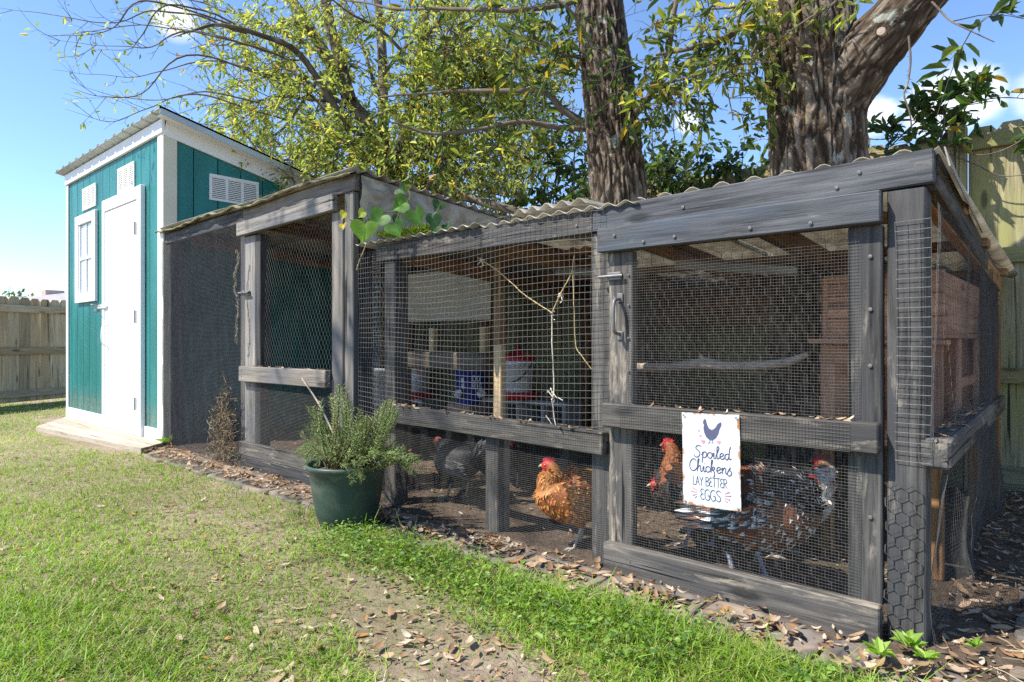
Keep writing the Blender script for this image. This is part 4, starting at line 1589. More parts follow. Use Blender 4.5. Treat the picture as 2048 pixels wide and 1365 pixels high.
def build_oaks():
    # ---- slender leaning oak between the middle panels
    Yt = 3.6

    def pt(px, py, Y=Yt):
        return onY(px, py, Y)
    b = pt(1238, 420)
    t = thing('oak_tree', 'dark furrowed oak trunk rising above the middle of the coop roof', 'tree', (b[0] + .05, Yt, 0), 'oaks growing behind the coop')
    path = [np.array((b[0] + .10, Yt, -.1)), np.array((b[0] + .06, Yt, .8)), pt(1238, 410), pt(1222, 220), pt(1203, 60), pt(1190, -60), pt(1180, -220)]
    v, q, c = bark_tube(path, [.215, .195, .178, .165, .160, .152, .145], 210, 520, .024, 50, 9, 4)
    put('trunk', mesh_of('trunk', v, q, M_BARK, c, True), t)
    br, lp, lpo = Acc(), [], []
    arms = [
        ([(1180, 256), (1130, 225), (1085, 188), (980, 182), (870, 185), (760, 198)], .028, .007, (0, -.1, -.2, -.3, -.4, -.5)),
        ([(1180, 258), (1110, 252), (1040, 240), (960, 258), (850, 270), (780, 250)], .022, .006, (0, -.2, -.4, -.6, -.8, -1)),
        ([(1268, 225), (1300, 200), (1320, 150), (1345, 60), (1360, -40)], .026, .012, (0, -.05, -.1, -.2, -.2)),
        ([(1275, 200), (1310, 185), (1350, 160), (1450, 130), (1530, 120)], .012, .004, (0, -.1, -.2, -.3, -.3)),
        ([(1210, 130), (1170, 60), (1140, 20), (1080, -20)], .016, .007, (-.1, -.2, -.3, -.4)),
        ([(1170, 120), (1120, 110), (1080, 95), (1010, 60)], .010, .004, (-.1, -.4, -.6, -.8)),
        ([(1185, -10), (1100, 14), (1000, 22), (900, 18), (780, 15), (660, -10)], .022, .006, (-.1, -.3, -.5, -.5, -.5, -.5)),
        ([(1250, 215), (1215, 190), (1225, 150), (1235, 110)], .006, .003, (-.2, -.35, -.4, -.4)),
    ]
    for k, (pp, r0, r1, dy) in enumerate(arms):
        br = Acc()
        P = limb_mesh(br, [pt(p[0], p[1], Yt + d) for p, d in zip(pp, dy)], r0, r1, 30, 7, .05, 70 + k)
        twigs_from(br, P, 16 if k != 7 else 10, .34, .0035, .8, lpo, .05, 500 + k, .1, .2)
        put('limb', br.mesh('limb', M_BARK2, True), t)
    br = Acc()
    # limb spreading high over the lawn, above the picture
    big = catmull([pt(1190, -60), np.array((-3.4, 2.4, 4.4)), np.array((-4.6, .4, 5.6)), np.array((-5.2, -1.0, 6.2)), np.array((-5.6, -1.8, 6.5))], 40)
    limb_mesh(br, big[::6], .09, .02, 40, 8, .1, 90)
    lph = []
    rr = random.Random(21)
    for k in range(8):
        p = big[rr.randrange(14, 40)]
        if k < 4:
            e = np.array((rr.uniform(-7.4, -3.7), rr.uniform(-1.2, -.1), rr.uniform(5.4, 6.6)))
        else:
            e = np.array((rr.uniform(-5.4, -3.7), rr.uniform(-2.6, -1.0), rr.uniform(5.4, 6.6)))
        P = limb_mesh(br, [p, (p + e) / 2 + np.array((0, 0, .2)), e], .03, .008, 14, 5, .15, 120 + k)
        twigs_from(br, P, 7, .75, .004, .8, lph, .0, 800 + k, .25, .1, 3)
    put('overhead_limb', br.mesh('overhead_limb', M_BARK2, True), t)
    acc = Acc()
    acc.add(*leaves_on(lpo, 2.6, .075, .30, OAK, OAKW, .4, 11, .02))
    acc.add(*leaves_on(lph, .7, .125, .42, OAK, OAKW, .3, 12, .06))
    put('crown', acc.mesh('crown', M_LEAF), t)

    # ---- thick forked oak at the right
    Yt = 3.75
    b = pt(1632, 345, Yt)
    t = thing('oak_tree', 'thick forked oak trunk with lichen rising beside the fence corner', 'tree', (b[0], Yt, 0), 'oaks growing behind the coop')
    path = [np.array((b[0] + .03, Yt, -.1)), np.array((b[0] + .015, Yt, .7)), pt(1634, 340, Yt), pt(1630, 220, Yt), pt(1622, 110, Yt), pt(1612, 0, Yt), pt(1604, -110, Yt), pt(1598, -260, Yt)]
    v, q, c = bark_tube(path, [.285, .255, .236, .238, .236, .22, .20, .18], 260, 560, .026, 44, 8, 14)
    put('trunk', mesh_of('trunk', v, q, M_BARK, c, True), t)
    path = [pt(1640, 330, Yt), pt(1660, 215, Yt), pt(1716, 130, Yt), pt(1790, 45, Yt), pt(1856, -30, Yt), pt(1990, -170, Yt), pt(2100, -360, Yt)]
    v, q, c = bark_tube(path, [.12, .185, .165, .140, .125, .11, .1], 150, 330, .012, 44, 10, 24)
    lb = put('limb', mesh_of('limb', v, q, M_BARK, c, True), t)
    # sawn stub on the limb
    p = pt(1762, 62, Yt - .16)
    v, q = tubes(np.array([p + np.array((.0, .12, 0)), p])[None], .020, 12)
    put('sawn_stub', mesh_of('sawn_stub', np.concatenate([v, [p]]), [tuple(x) for x in q] + [(12 + (i + 1) % 12, 12 + i, 24) for i in range(12)], M_BRANCH), lb)
    br, lpo = Acc(), []
    arms = [
        ([(1560, -10), (1500, 35), (1450, 75), (1380, 95), (1310, 110)], .026, .008, (-.1, -.2, -.3, -.4, -.4)),
        ([(1560, 60), (1525, 75), (1500, 110), (1490, 160)], .014, .004, (-.15, -.3, -.4, -.4)),
        ([(1600, -30), (1540, -20), (1480, 10), (1400, 20)], .014, .004, (-.2, -.4, -.5, -.6)),
        ([(1700, -30), (1660, 20), (1610, 50), (1500, 120)], .006, .003, (-.3, -.4, -.45, -.5)),
        ([(1500, -30), (1470, 80), (1455, 150), (1470, 240)], .006, .003, (-.4, -.4, -.4, -.4)),
        ([(1440, -30), (1400, 60), (1380, 140), (1330, 230)], .006, .003, (-.4, -.4, -.4, -.4)),
        ([(1860, 10), (1900, 40), (1930, 55), (1985, 85)], .005, .002, (-.3, -.35, -.4, -.4)),
    ]
    for k, (pp, r0, r1, dy) in enumerate(arms):
        br = Acc()
        P = limb_mesh(br, [pt(p[0], p[1], Yt + d) for p, d in zip(pp, dy)], r0, r1, 26, 6, .05, 170 + k)
        twigs_from(br, P, (22, 18, 20, 6, 16, 16, 3)[k], .30, .003, .8, lpo, .0, 600 + k, .1, .3, 2 if k < 6 else 1)
        put('limb', br.mesh('limb', M_BARK2, True), t)
    acc = Acc()
    acc.add(*leaves_on(lpo[:-6], 3.4, .062, .32, YEL[:3] + OAK[:3], [20, 20, 8, 15, 15, 20], .5, 13, .02))
    acc.add(*leaves_on(lpo[-6:], 3.4, .11, .30, OAK[:2] + OAK[3:4], [3, 2, 3], .1, 17, .01))
    put('crown', acc.mesh('crown', M_LEAF), t)


build_oaks()


# ------------------------------------------------------------------ bushes and vines
def build_backdrop():
    # evergreen saplings and ivy behind the fence between the trunks
    rr = random.Random(8)
    for (px, py, f, w, h, lab) in ((1400, 330, 6.2, 1.1, 1.5, 'dense dark green ivy bush topping the fence between the oak trunks'),
                                   (1120, 360, 6.4, .55, 1.3, 'loose sapling with long green leaves standing left of the slimmer oak'),):
        c = at(px, py, f)
        t = thing('leafy_bush', lab, 'bush', (c[0], c[1], 0))
        br, lp = Acc(), []
        for k in range(16):
            e = c + np.array((rr.uniform(-w, w) * .8, rr.uniform(-.4, .5), rr.uniform(-.5, h * .62)))
            b = np.array((c[0] + rr.uniform(-.2, .2), c[1] + rr.uniform(-.1, .2), 0))
            P = limb_mesh(br, [b, (b + e) / 2 + np.array((rr.uniform(-.2, .2), 0, .2)), e], .014, .004, 16, 5, .1, 200 + k)
            twigs_from(br, P, 16, .42, .004, .8, lp, .0, 900 + k, .45, .2, 3)
        put('stems', br.mesh('stems', M_BARK2, True), t)
        acc = Acc()
        acc.add(*leaves_on(lp, 3.0 if w > 1 else 1.3, .075 if w > 1 else .11, .48 if w > 1 else .36, [(.06, .10, .02), (.10, .15, .03), (.16, .21, .03), (.035, .06, .02)], [3, 3, 2, 2], .3, int(px), .03))
        put('foliage', acc.mesh('foliage', M_LEAFW), t)
    # far trees over the side fence
    for px, py, f, s in ((30, 590, 34, .6), (95, 600, 40, .45)):
        c = at(px, py, f)
        t = thing('distant_tree', {30: 'tiny distant treetop poking above the far fence at the picture edge', 95: 'smallest distant treetop beside the neighbour roof'}[px], 'tree', (c[0], c[1], 0))
        br, lp = Acc(), []
        for k in range(9):
            e = c + np.array((rr.uniform(-s, s) * 1.4, rr.uniform(-s, s), rr.uniform(-.5, s)))
            P = limb_mesh(br, [np.array((c[0], c[1], 0)), np.array((c[0], c[1], 1.4)) + (e - c) * .2, e], .06, .01, 10, 4, .1, k)
            twigs_from(br, P, 8, .6, .012, .8, lp, .1, 40 + k, .5, .0, 2)
        put('trunk', br.mesh('trunk', M_BARK2, True), t)
        acc = Acc()
        acc.add(*leaves_on(lp, 1.6, .22, .5, OAK, OAKW, .2, 103 + px, .1))
        put('crown', acc.mesh('crown', M_LEAF), t)


build_backdrop()


def build_fence_vine():
    t = thing('fence_vine', 'green vine trailing along the fence top above the coop corner', 'vine', (-.7, 4.5, 2.0))
    br, lp = Acc(), []
    runs = [([(1700, 265), (1760, 275), (1850, 262), (1930, 240)], 4.5), ([(1780, 290), (1850, 230), (1900, 215), (1990, 200)], 4.45),
            ([(1880, 300), (1890, 240), (1870, 200), (1860, 185)], 4.4), ([(1860, 255), (1930, 210), (2000, 195), (2080, 200)], 4.5),
            ([(2080, 250), (2030, 290), (1960, 310), (1890, 290)], 4.42), ([(1880, 300), (1950, 330), (2000, 355), (2070, 350)], 4.44),
            ([(1730, 250), (1770, 262), (1800, 270), (1840, 262)], 4.4), ([(1900, 250), (1935, 200), (1950, 170), (1955, 165)], 4.45)]
    for k, (pp, Y) in enumerate(runs):
        P = limb_mesh(br, [onY(p[0], p[1], Y + .02 * i) for i, p in enumerate(pp)], .005, .0025, 22, 5, .04, 30 + k)
        if k != 5:
            twigs_from(br, P, (10, 14, 14, 12, 3, 0, 6, 10)[k], .16, .0022, .8, lp, .3, 70 + k, .0, .05, 2)
    # thorny shoot hanging from the limb
    br0, br = br, Acc()
    P = limb_mesh(br, [onY(*q, 3.6) for q in ((1817, 70), (1820, 120), (1814, 165), (1806, 190), (1818, 225), (1824, 262))], .006, .0035, 26, 5, .02, 77)
    rr = random.Random(4)
    for k in range(9):
        i = rr.randrange(2, 24)
        v, q = tubes(np.array([P[i], P[i] + np.array((rr.choice((-1, 1)) * .016, 0, rr.uniform(-.008, .012)))]), np.array([.0028, .0004]), 3)
        br.add(v, q, (.3, .3, .3))
    put('thorny_shoot', br.mesh('thorny_shoot', M_BARK2, True), None, I4, label='bare thorny shoot dangling from the forked oak limb against the sky', category='shoot')
    put('stems', br0.mesh('stems', M_BARK2, True), t)
    acc = Acc()
    acc.add(*leaves_on(lp, 2.2, .075, .42, [(.05, .10, .025), (.08, .14, .03), (.14, .19, .04), (.3, .2, .03)], [4, 3, 2, .5], .2, 5, .02))
    put('foliage', acc.mesh('foliage', M_LEAFW), t)


build_fence_vine()


def build_ivy():
    t = thing('fence_ivy', 'dark ivy draped over the fence top between the two oak trunks', 'ivy', (-2.2, 4.5, 1.9))
    br, lp = Acc(), []
    rr = random.Random(61)
    for k in range(14):
        x = rr.uniform(-3.5, -1.75)
        P = limb_mesh(br, [np.array((x, 4.56, 1.7)), np.array((x + rr.uniform(-.2, .2), 4.5, 2.0)), np.array((x + rr.uniform(-.4, .4), 4.44, 2.12 + rr.uniform(-.06, .12))), np.array((x + rr.uniform(-.6, .6), 4.42, 2.05 + rr.uniform(-.1, .15)))],
                      .006, .002, 18, 5, .05, 400 + k)
        twigs_from(br, P, 12, .20, .0022, .8, lp, .2, 450 + k, .25, .1, 2)
    put('stems', br.mesh('stems', M_BARK2, True), t)
    acc = Acc()
    acc.add(*leaves_on(lp, 2.4, .055, .62, [(.05, .085, .02), (.08, .13, .03), (.14, .19, .04), (.03, .05, .02)], [3, 3, 2, 2], .4, 41, .02))
    put('foliage', acc.mesh('foliage', M_LEAFW), t)


build_ivy()


def heart_leaf(size, col, droop=.25):
    """heart-shaped blade, base at origin, tip along -z, facing -y"""
    n = 22
    V, F = [(0, .02 * size, -.25 * size)], []
    out = []
    for k in range(n):
        a = 2 * math.pi * k / n
        x = 16 * math.sin(a) ** 3
        y = 13 * math.cos(a) - 5 * math.cos(2 * a) - 2 * math.cos(3 * a) - math.cos(4 * a)
        out.append((x / 30 * size, (y - 5) / 30 * size))
    for ring, s in ((0, .55), (1, 1.0)):
        for x, z in out:
            x2, z2 = x * s, (z + .25 * size) * s - .25 * size
            r = math.hypot(x2, z2 + .2 * size) / size
            V.append((x2, -.38 * abs(x2) + droop * r * r * size * .6, z2))
    for k in range(n):
        F.append((0, 1 + k, 1 + (k + 1) % n))
        F.append((1 + k, 1 + n + k, 1 + n + (k + 1) % n, 1 + (k + 1) % n))
    V = np.array(V)
    c = np.array(col)[None] * (.85 + .5 * np.exp(-(V[:, :1] / (.10 * size)) ** 2) + .12 * np.sin(V[:, 2:] * 260))
    return mesh_of('leaf', V, F, M_LEAFW, np.repeat(c, 1, 0), True)


def build_heart_vine():
    t = thing('heart_leaf_vine', 'vine with big heart-shaped green leaves climbing out between the two roofs', 'vine', tuple(onY(760, 470, 2.0)))
    G1, G2, G3 = (.24, .40, .05), (.10, .22, .03), (.045, .10, .03)
    spec = [  # px, py, size px, colour, Y, tilt
        (729, 452, 46, G1, 1.93, .1), (764, 432, 42, G2, 2.0, .7), (788, 452, 36, G2, 1.98, -.5), (808, 406, 36, G2, 2.06, 1.1),
        (831, 425, 40, (.07, .16, .025), 2.02, -.3), (797, 437, 22, G3, 2.1, .5), (727, 425, 20, (.28, .34, .04), 1.95, .9), (689, 427, 18, (.42, .40, .04), 1.96, .6),
        (687, 450, 16, (.45, .36, .03), 1.95, -.2), (866, 437, 30, G3, 2.05, -.3), (873, 455, 22, G3, 2.05, .4), (879, 408, 26, G3, 2.2, .5),
        (893, 450, 18, G3, 2.1, -.6), (812, 372, 18, (.25, .33, .04), 2.3, .2), (800, 378, 24, G3, 2.25, -.9), (865, 430, 22, G3, 2.12, -.1)]
    rr = random.Random(14)
    pts = []
    for px, py, s, col, Y, tilt in spec:
        p = onY(px, py, Y)
        f = -p[0] * CA + p[1] * SA
        me = heart_leaf(s / FPX * f * 1.12, col, rr.uniform(.1, .5))
        rz = math.radians(35 + rr.uniform(-30, 30))
        M = Matrix.Translation(Vector(p)) @ Matrix.Rotation(rz, 4, 'Z') @ Matrix.Rotation(tilt, 4, 'Y') @ Matrix.Rotation(rr.uniform(-.5, .2), 4, 'X')
        put('leaf', me, t, M)
        pts.append(p)
    acc = Acc()
    for path in ([(690, 400, 2.0), (700, 440, 1.99), (735, 437, 1.99), (765, 425, 2.04), (800, 420, 2.08), (820, 395, 2.1), (815, 375, 2.3)],
                 [(820, 395, 2.1), (800, 425, 2.08), (790, 445, 2.02)], [(865, 470, 2.1), (868, 440, 2.08), (880, 410, 2.2)], [(735, 437, 1.99), (730, 445, 1.95)]):
        P = catmull([onY(*q) for q in path], 24)
        v, q = tubes(P[None], .0028, 5)
        acc.add(v, q, (.14, .17, .04))
    put('stem', acc.mesh('stem', M_LEAFW, True), t)
    # dead cut stub hanging beside
    a2 = Acc()
    P = catmull([onY(735, 480, 2.02), onY(728, 500, 2.0), onY(718, 525, 1.98), onY(714, 540, 1.98)], 12)
    v, q = tubes(P[None], np.linspace(.002, .005, 12)[None], 6)
    a2.add(v, q, (.3, .3, .3))
    put('dry_tendril', a2.mesh('dry_tendril', M_NEWWOOD, True), t)


build_heart_vine()


def build_roof_moss():
    # tuft of bright moss growing on the corrugated edge
    acc = Acc()
    rr = random.Random(6)
    n = 900
    x = np.array([rr.uniform(-2.74, -2.36) for _ in range(n)])
    C = np.stack([x, np.array([rr.uniform(2.03, 2.16) for _ in range(n)]), np.full(n, 1.384)], -1)
    D = RNG.normal(0, .5, (n, 3)) + np.array((0, -.3, 1))
    acc.add(*leaf_cards(C, D, RNG.normal(0, 1, (n, 3)), RNG.uniform(.015, .045, n), np.full(n, .005), palette(n, [(.18, .26, .03), (.28, .34, .05), (.10, .16, .03)], [3, 2, 2])))
    put('moss_tuft', acc.mesh('moss_tuft', M_GRASS), kind='stuff', label='bright green moss tuft on the corrugated roof edge', category='moss')


build_roof_moss()


# ------------------------------------------------------------------ metal sign
def strokes_of():
    S = {}
    # coordinates: x to the right, y up; x-height .5, capitals and ascenders 1, descenders -.4
    S['S'] = (.62, [[(.58, .92), (.42, 1.02), (.2, .94), (.14, .76), (.3, .6), (.46, .44), (.44, .18), (.26, .0), (.04, .06), (-.02, .2)]])
    S['p'] = (.46, [[(.0, .2), (.1, .48), (.08, .1), (.02, -.42)], [(.07, .3), (.2, .5), (.36, .46), (.4, .24), (.3, .04), (.12, .04)]])
    S['o'] = (.42, [[(.24, .5), (.06, .42), (.02, .2), (.12, .02), (.3, .04), (.38, .26), (.3, .46), (.2, .5)], [(.3, .46), (.42, .42)]])
    S['i'] = (.24, [[(.0, .2), (.1, .48), (.1, .1), (.16, .0), (.26, .12)], [(.12, .68), (.13, .72)]])
    S['l'] = (.30, [[(.0, .2), (.16, .6), (.26, .95), (.16, 1.04), (.1, .8), (.1, .2), (.16, .0), (.3, .12)]])
    S['e'] = (.38, [[(.0, .18), (.2, .26), (.3, .42), (.18, .52), (.04, .36), (.06, .1), (.2, .0), (.38, .14)]])
    S['d'] = (.52, [[(.32, .46), (.12, .46), (.03, .24), (.1, .02), (.24, .04), (.34, .3)], [(.46, 1.08), (.38, .8), (.34, .3), (.38, .04), (.52, .1)]])
    S['C'] = (.60, [[(.56, .84), (.44, 1.02), (.22, .96), (.04, .62), (.06, .2), (.26, .0), (.48, .08), (.58, .24)]])
    S['h'] = (.48, [[(.0, .2), (.14, .7), (.2, 1.02), (.12, 1.04), (.08, .7), (.06, .0)], [(.06, .2), (.2, .48), (.32, .44), (.32, .1), (.38, .0), (.48, .12)]])
    S['c'] = (.36, [[(.32, .4), (.2, .5), (.04, .38), (.04, .12), (.18, .0), (.36, .14)]])
    S['k'] = (.48, [[(.0, .2), (.14, .7), (.2, 1.02), (.12, 1.04), (.08, .7), (.06, .0)], [(.07, .2), (.24, .48), (.36, .4), (.26, .26), (.12, .24), (.3, .1), (.34, -.2), (.26, -.36)]])
    S['n'] = (.46, [[(.0, .3), (.08, .48), (.08, .0)], [(.08, .24), (.22, .5), (.32, .42), (.32, .1), (.38, .0), (.46, .12)]])
    S['s'] = (.34, [[(.0, .16), (.2, .56), (.16, .34), (.3, .16), (.24, -.06), (.06, -.12), (.0, .0)]])
    # narrow printed capitals
    S['L'] = (.36, [[(.04, 1), (.04, 0)], [(.04, .02), (.32, .02)]])
    S['A'] = (.44, [[(.0, 0), (.2, 1)], [(.2, 1), (.4, 0)], [(.08, .36), (.33, .36)]])
    S['Y'] = (.44, [[(.0, 1), (.2, .5)], [(.4, 1), (.2, .5)], [(.2, .5), (.2, 0)]])
    S['B'] = (.42, [[(.04, 0), (.04, 1)], [(.04, 1), (.3, .94), (.32, .68), (.06, .54)], [(.06, .54), (.36, .44), (.36, .1), (.04, .0)]])
    S['E'] = (.36, [[(.32, .9), (.16, 1.0), (.04, .8), (.16, .55), (.26, .54)], [(.16, .55), (.02, .3), (.14, .02), (.34, .1)]])
    S['T'] = (.42, [[(.0, 1), (.4, 1)], [(.2, 1), (.2, 0)]])
    S['R'] = (.42, [[(.04, 0), (.04, 1)], [(.04, 1), (.32, .92), (.32, .6), (.06, .5)], [(.1, .5), (.38, 0)]])
    S['G'] = (.46, [[(.40, .86), (.26, 1.0), (.06, .8), (.03, .3), (.18, .0), (.38, .1), (.40, .42)], [(.40, .44), (.24, .42)]])
    S['$'] = (.40, [[(.36, .88), (.2, 1.0), (.05, .82), (.14, .58), (.32, .42), (.34, .14), (.18, .0), (.02, .12)]])
    S[' '] = (.24, [])
    return S


GLYPH = strokes_of()


def write_line(acc, text, x0, x1, base, height, r, place, smooth=True):
    """strokes of text fitted between x0 and x1 (sign units), as thin raised ink lines"""
    tot = sum(GLYPH[ch][0] for ch in text)
    s = (x1 - x0) / tot
    x = x0
    for ch in text:
        w, st = GLYPH[ch]
        for poly in st:
            P = np.array([(x + a * s, base + b * height) for a, b in poly])
            if len(P) > 2:
                P = catmull(P, 5 * len(P))
            Q = np.array([place(a, b) for a, b in P])
            v, q = tubes(Q[None], r, 5)
            acc.add(v, q)
        x += w * s


def flat_poly(pts, place, t=.0008, lift=0.0):
    n = len(pts)
    V = [place(a, b) for a, b in pts] + [place(a, b, t + lift) for a, b in pts]
    F = [tuple(range(n, 2 * n))] + [(i, (i + 1) % n, n + (i + 1) % n, n + i) for i in range(n)]
    return V, F


def build_sign():
    W_, H_ = .197, .303
    c = Vector((-.924, FY - .062, .463))
    M = Matrix.Translation(c) @ Matrix.Rotation(-.03, 4, 'Y') @ Matrix.Rotation(-.012, 4, 'X')
    s = thing('metal_sign', 'white enamel sign with a hen and words about spoiled chickens hung on the coop door', 'sign', tuple(c))
    nx, nz = 10, 14
    xs, zs = np.linspace(-W_ / 2, W_ / 2, nx), np.linspace(-H_ / 2, H_ / 2, nz)
    gx, gz = np.meshgrid(xs, zs, indexing='ij')
    gy = .004 * (gx / (W_ / 2)) ** 2 + .002 * np.sin(gz * 18)
    V = np.concatenate([np.stack([gx, gy, gz], -1).reshape(-1, 3), np.stack([gx, gy + .0012, gz], -1).reshape(-1, 3)])
    i, j = np.meshgrid(np.arange(nx - 1), np.arange(nz - 1), indexing='ij')
    Q = np.stack([i * nz + j, (i + 1) * nz + j, (i + 1) * nz + j + 1, i * nz + j + 1], -1).reshape(-1, 4)
    put('plate', mesh_of('plate', V, np.concatenate([Q, Q[:, ::-1] + nx * nz]), M_SIGN, smooth=True), s, M)

    def place(u, v, lift=.0006):
        x, z = (u - .5) * W_, (.5 - v) * H_
        y = .004 * (x / (W_ / 2)) ** 2 + .002 * math.sin(z * 18)
        return (x, y - lift, z)
    up = lambda a, b: place(a, 1 - b)
    acc = Acc()
    write_line(acc, 'Spoiled', .22, .86, 1 - .475, .125, .0016, up)
    write_line(acc, 'Chickens', .13, .87, 1 - .625, .125, .0016, up)
    put('lettering', acc.mesh('lettering', M_INK), s, M)
    acc = Acc()
    write_line(acc, 'LAY BETTER', .19, .79, 1 - .775, .095, .0011, up)
    write_line(acc, 'EGG$', .32, .68, 1 - .925, .115, .0012, up)
    put('lettering', acc.mesh('lettering', M_INK), s, M)
    hen = [(.40, .075), (.425, .055), (.445, .075), (.455, .11), (.49, .16), (.545, .175), (.60, .15), (.645, .105), (.70, .085), (.705, .115), (.67, .165), (.65, .21), (.61, .255), (.55, .285), (.50, .285),
           (.44, .255), (.405, .205), (.395, .16), (.405, .12), (.385, .105)]
    V, F = flat_poly(hen[::-1], place)
    put('hen_silhouette', mesh_of('hen_silhouette', V, F, M_INK), s, M)
    acc = Acc()
    for a, b, c2 in (((.505, .28), (.50, .305), (.47, .318)), ((.55, .28), (.555, .30), (.53, .315))):
        v, q = tubes(np.array([place(*a), place(*b), place(*c2)])[None], .0010, 5)
        acc.add(v, q)
    put('hen_feet', acc.mesh('hen_feet', M_INK), s, M)
    for hx, hy, hs in ((.31, .19, .020), (.335, .245, .024), (.385, .305, .040), (.655, .30, .036)):
        pts = []
        for k in range(16):
            a = 2 * math.pi * k / 16
            pts.append((hx + hs * math.sin(a) ** 3, hy - .66 * hs * (13 * math.cos(a) - 5 * math.cos(2 * a) - 2 * math.cos(3 * a)) / 16))
        V, F = flat_poly(pts, place)
        put('heart', mesh_of('heart', V, F, M_PINKINK), s, M)
    acc = Acc()
    for sx in (-1, 1):
        for k, (a, l) in enumerate(((.55, .085), (.12, .095), (-.35, .08), (-.8, .05))):
            p0 = (.5 + sx * .24, .865 - .02 * (1.5 - k))
            p1 = (p0[0] + sx * l * math.cos(a) * 1.1, p0[1] - l * math.sin(a) * .6)
            v, q = tubes(np.array([place(*p0), place(*p1)])[None], np.array([.0009, .0018])[None], 5)
            acc.add(v, q)
    put('sunray_marks', acc.mesh('sunray_marks', M_PINKINK), s, M)
    for sx, sz in ((-1, 1), (1, 1), (-1, -1), (1, -1)):
        p = M @ Vector((sx * (W_ / 2 - .009), .0005, sz * (H_ / 2 - .009)))
        a = np.arange(8) * math.pi / 4
        V = [(p.x, p.y - .002, p.z)] + [(p.x + .004 * math.cos(t), p.y - .001, p.z + .004 * math.sin(t)) for t in a]
        put('nail_hole', mesh_of('nail_hole', V, [(0, 1 + (k + 1) % 8, 1 + k) for k in range(8)], M_RUST), s)


build_sign()


# ------------------------------------------------------------------ lathe helper
def lathe(prof, n=40, c=(0, 0, 0)):
    """prof: list of (r, z)"""
    P = np.array(prof)
    a = np.arange(n) * 2 * math.pi / n
    V = np.stack([P[:, :1] * np.cos(a), P[:, :1] * np.sin(a), np.repeat(P[:, 1:], n, 1)], -1) + np.array(c)
    m = len(P)
    i, j = np.meshgrid(np.arange(m - 1), np.arange(n), indexing='ij')
    j2 = (j + 1) % n
    F = np.stack([i * n + j, i * n + j2, (i + 1) * n + j2, (i + 1) * n + j], -1).reshape(-1, 4)
    return V.reshape(-1, 3), F


# ------------------------------------------------------------------ potted rosemary
def build_pot():
    c = np.array((-2.60, 1.755, -.01))
    t = thing('potted_rosemary', 'bushy rosemary growing in a big dark green plastic pot', 'potted plant', tuple(c))
    k = .94
    prof = [(.0, .0), (.115, .0), (.130, .008), (.150, .06), (.165, .13), (.175, .20), (.184, .262), (.190, .268), (.198, .272), (.201, .282), (.200, .292), (.194, .294), (.186, .288), (.180, .255), (.0, .25)]
    v, f = lathe([(r * k, z * 1.0) for r, z in prof], 64, c)
    put('pot', mesh_of('pot', v, f, M_POT, smooth=True), t)
    v, f = lathe([(.178 * k, .252), (.12, .262), (.05, .268), (.001, .27)], 30, c)
    put('soil', mesh_of('soil', v, f, M_SOIL, smooth=True), t)
    br = Acc()
    C, D, L, colr = [], [], [], []
    rr = random.Random(9)
    base = c + np.array((0, 0, .26))
    tgt = []
    # targets picked from the plant's outline: (px, py)
    for px, py in ((612, 850), (625, 820), (640, 800), (660, 790), (680, 770), (690, 790), (700, 800), (720, 815), (735, 830), (760, 815), (775, 800), (785, 800), (792, 830), (770, 860),
                   (740, 850), (715, 850), (690, 840), (670, 830), (650, 845), (635, 860), (610, 890), (605, 905), (625, 915), (650, 905), (670, 890), (700, 890), (730, 895), (755, 900), (790, 880),
                   (800, 895), (690, 925), (660, 925), (720, 935), (635, 900), (710, 870), (745, 880), (680, 860), (655, 870), (765, 880), (775, 840), (700, 830), (725, 840)):
        tgt.append((px, py, rr.uniform(-.13, .13)))
    tgt += [(840, 925, -.02), (820, 930, -.05), (800, 920, 0), (715, 950, -.17), (705, 965, -.19), (678, 775, 0), (782, 795, .02), (600, 900, -.1)]
    for px, py, dy in tgt + [(p + rr.uniform(-14, 14), q + rr.uniform(-10, 30), rr.uniform(-.14, .14)) for p, q, _ in tgt for _ in range(2)]:
        e = onY(px, py, c[1] + dy)
        b = base + np.array((rr.uniform(-.08, .08), rr.uniform(-.08, .08), 0))
        mid = b * .45 + e * .55 + np.array(((e - b)[0] * .12, (e - b)[1] * .12, -.02 if py < 900 else .06))
        P = catmull([b, mid, e], 26)
        v, q = tubes(P[None], np.linspace(.0032, .0014, 26)[None], 4)
        br.add(v, q, (.16, .11, .06) if rr.random() < .6 else (.12, .13, .05))
        n = int(30 + 190 * np.linalg.norm(e - b))
        tt = np.array([rr.random() ** .7 for _ in range(n)]) * .75 + .25
        ii = np.minimum((tt * 25).astype(int), 24)
        C.append(P[ii])
        ax = (P[np.minimum(ii + 1, 25)] - P[ii])
        ax /= np.linalg.norm(ax, axis=1, keepdims=True) + 1e-9
        o = RNG.normal(0, 1, (n, 3))
        o -= ax * (o * ax).sum(1, keepdims=True)
        o /= np.linalg.norm(o, axis=1, keepdims=True)
        D.append(o * .75 + ax * .65)
        L.append(RNG.uniform(.013, .028, n))
        dry = rr.random() < .16
        colr.append(palette(n, [(.24, .31, .12), (.16, .23, .085), (.34, .39, .20), (.36, .30, .17)], [4, 4, 3, 5 if dry else .5]))
    put('stems', br.mesh('stems', M_LEAF), t)
    C, D, L, colr = map(np.concatenate, (C, D, L, colr))
    v, f, cc = leaf_cards(C, D, RNG.normal(0, 1, C.shape), L, np.full(len(L), .0034), colr, .1, .1)
    put('foliage', mesh_of('foliage', v, f, M_LEAF, cc), t)
    # one dead stick leaning on the door rail
    P = catmull([base + np.array((-.02, 0, .05)), onY(640, 812, 1.92), onY(604, 757, 2.0)], 16)
    v, q = tubes(P[None], np.linspace(.006, .004, 16)[None], 6)
    put('dead_stick', mesh_of('dead_stick', v, q, M_BRANCH, smooth=True), t)


build_pot()


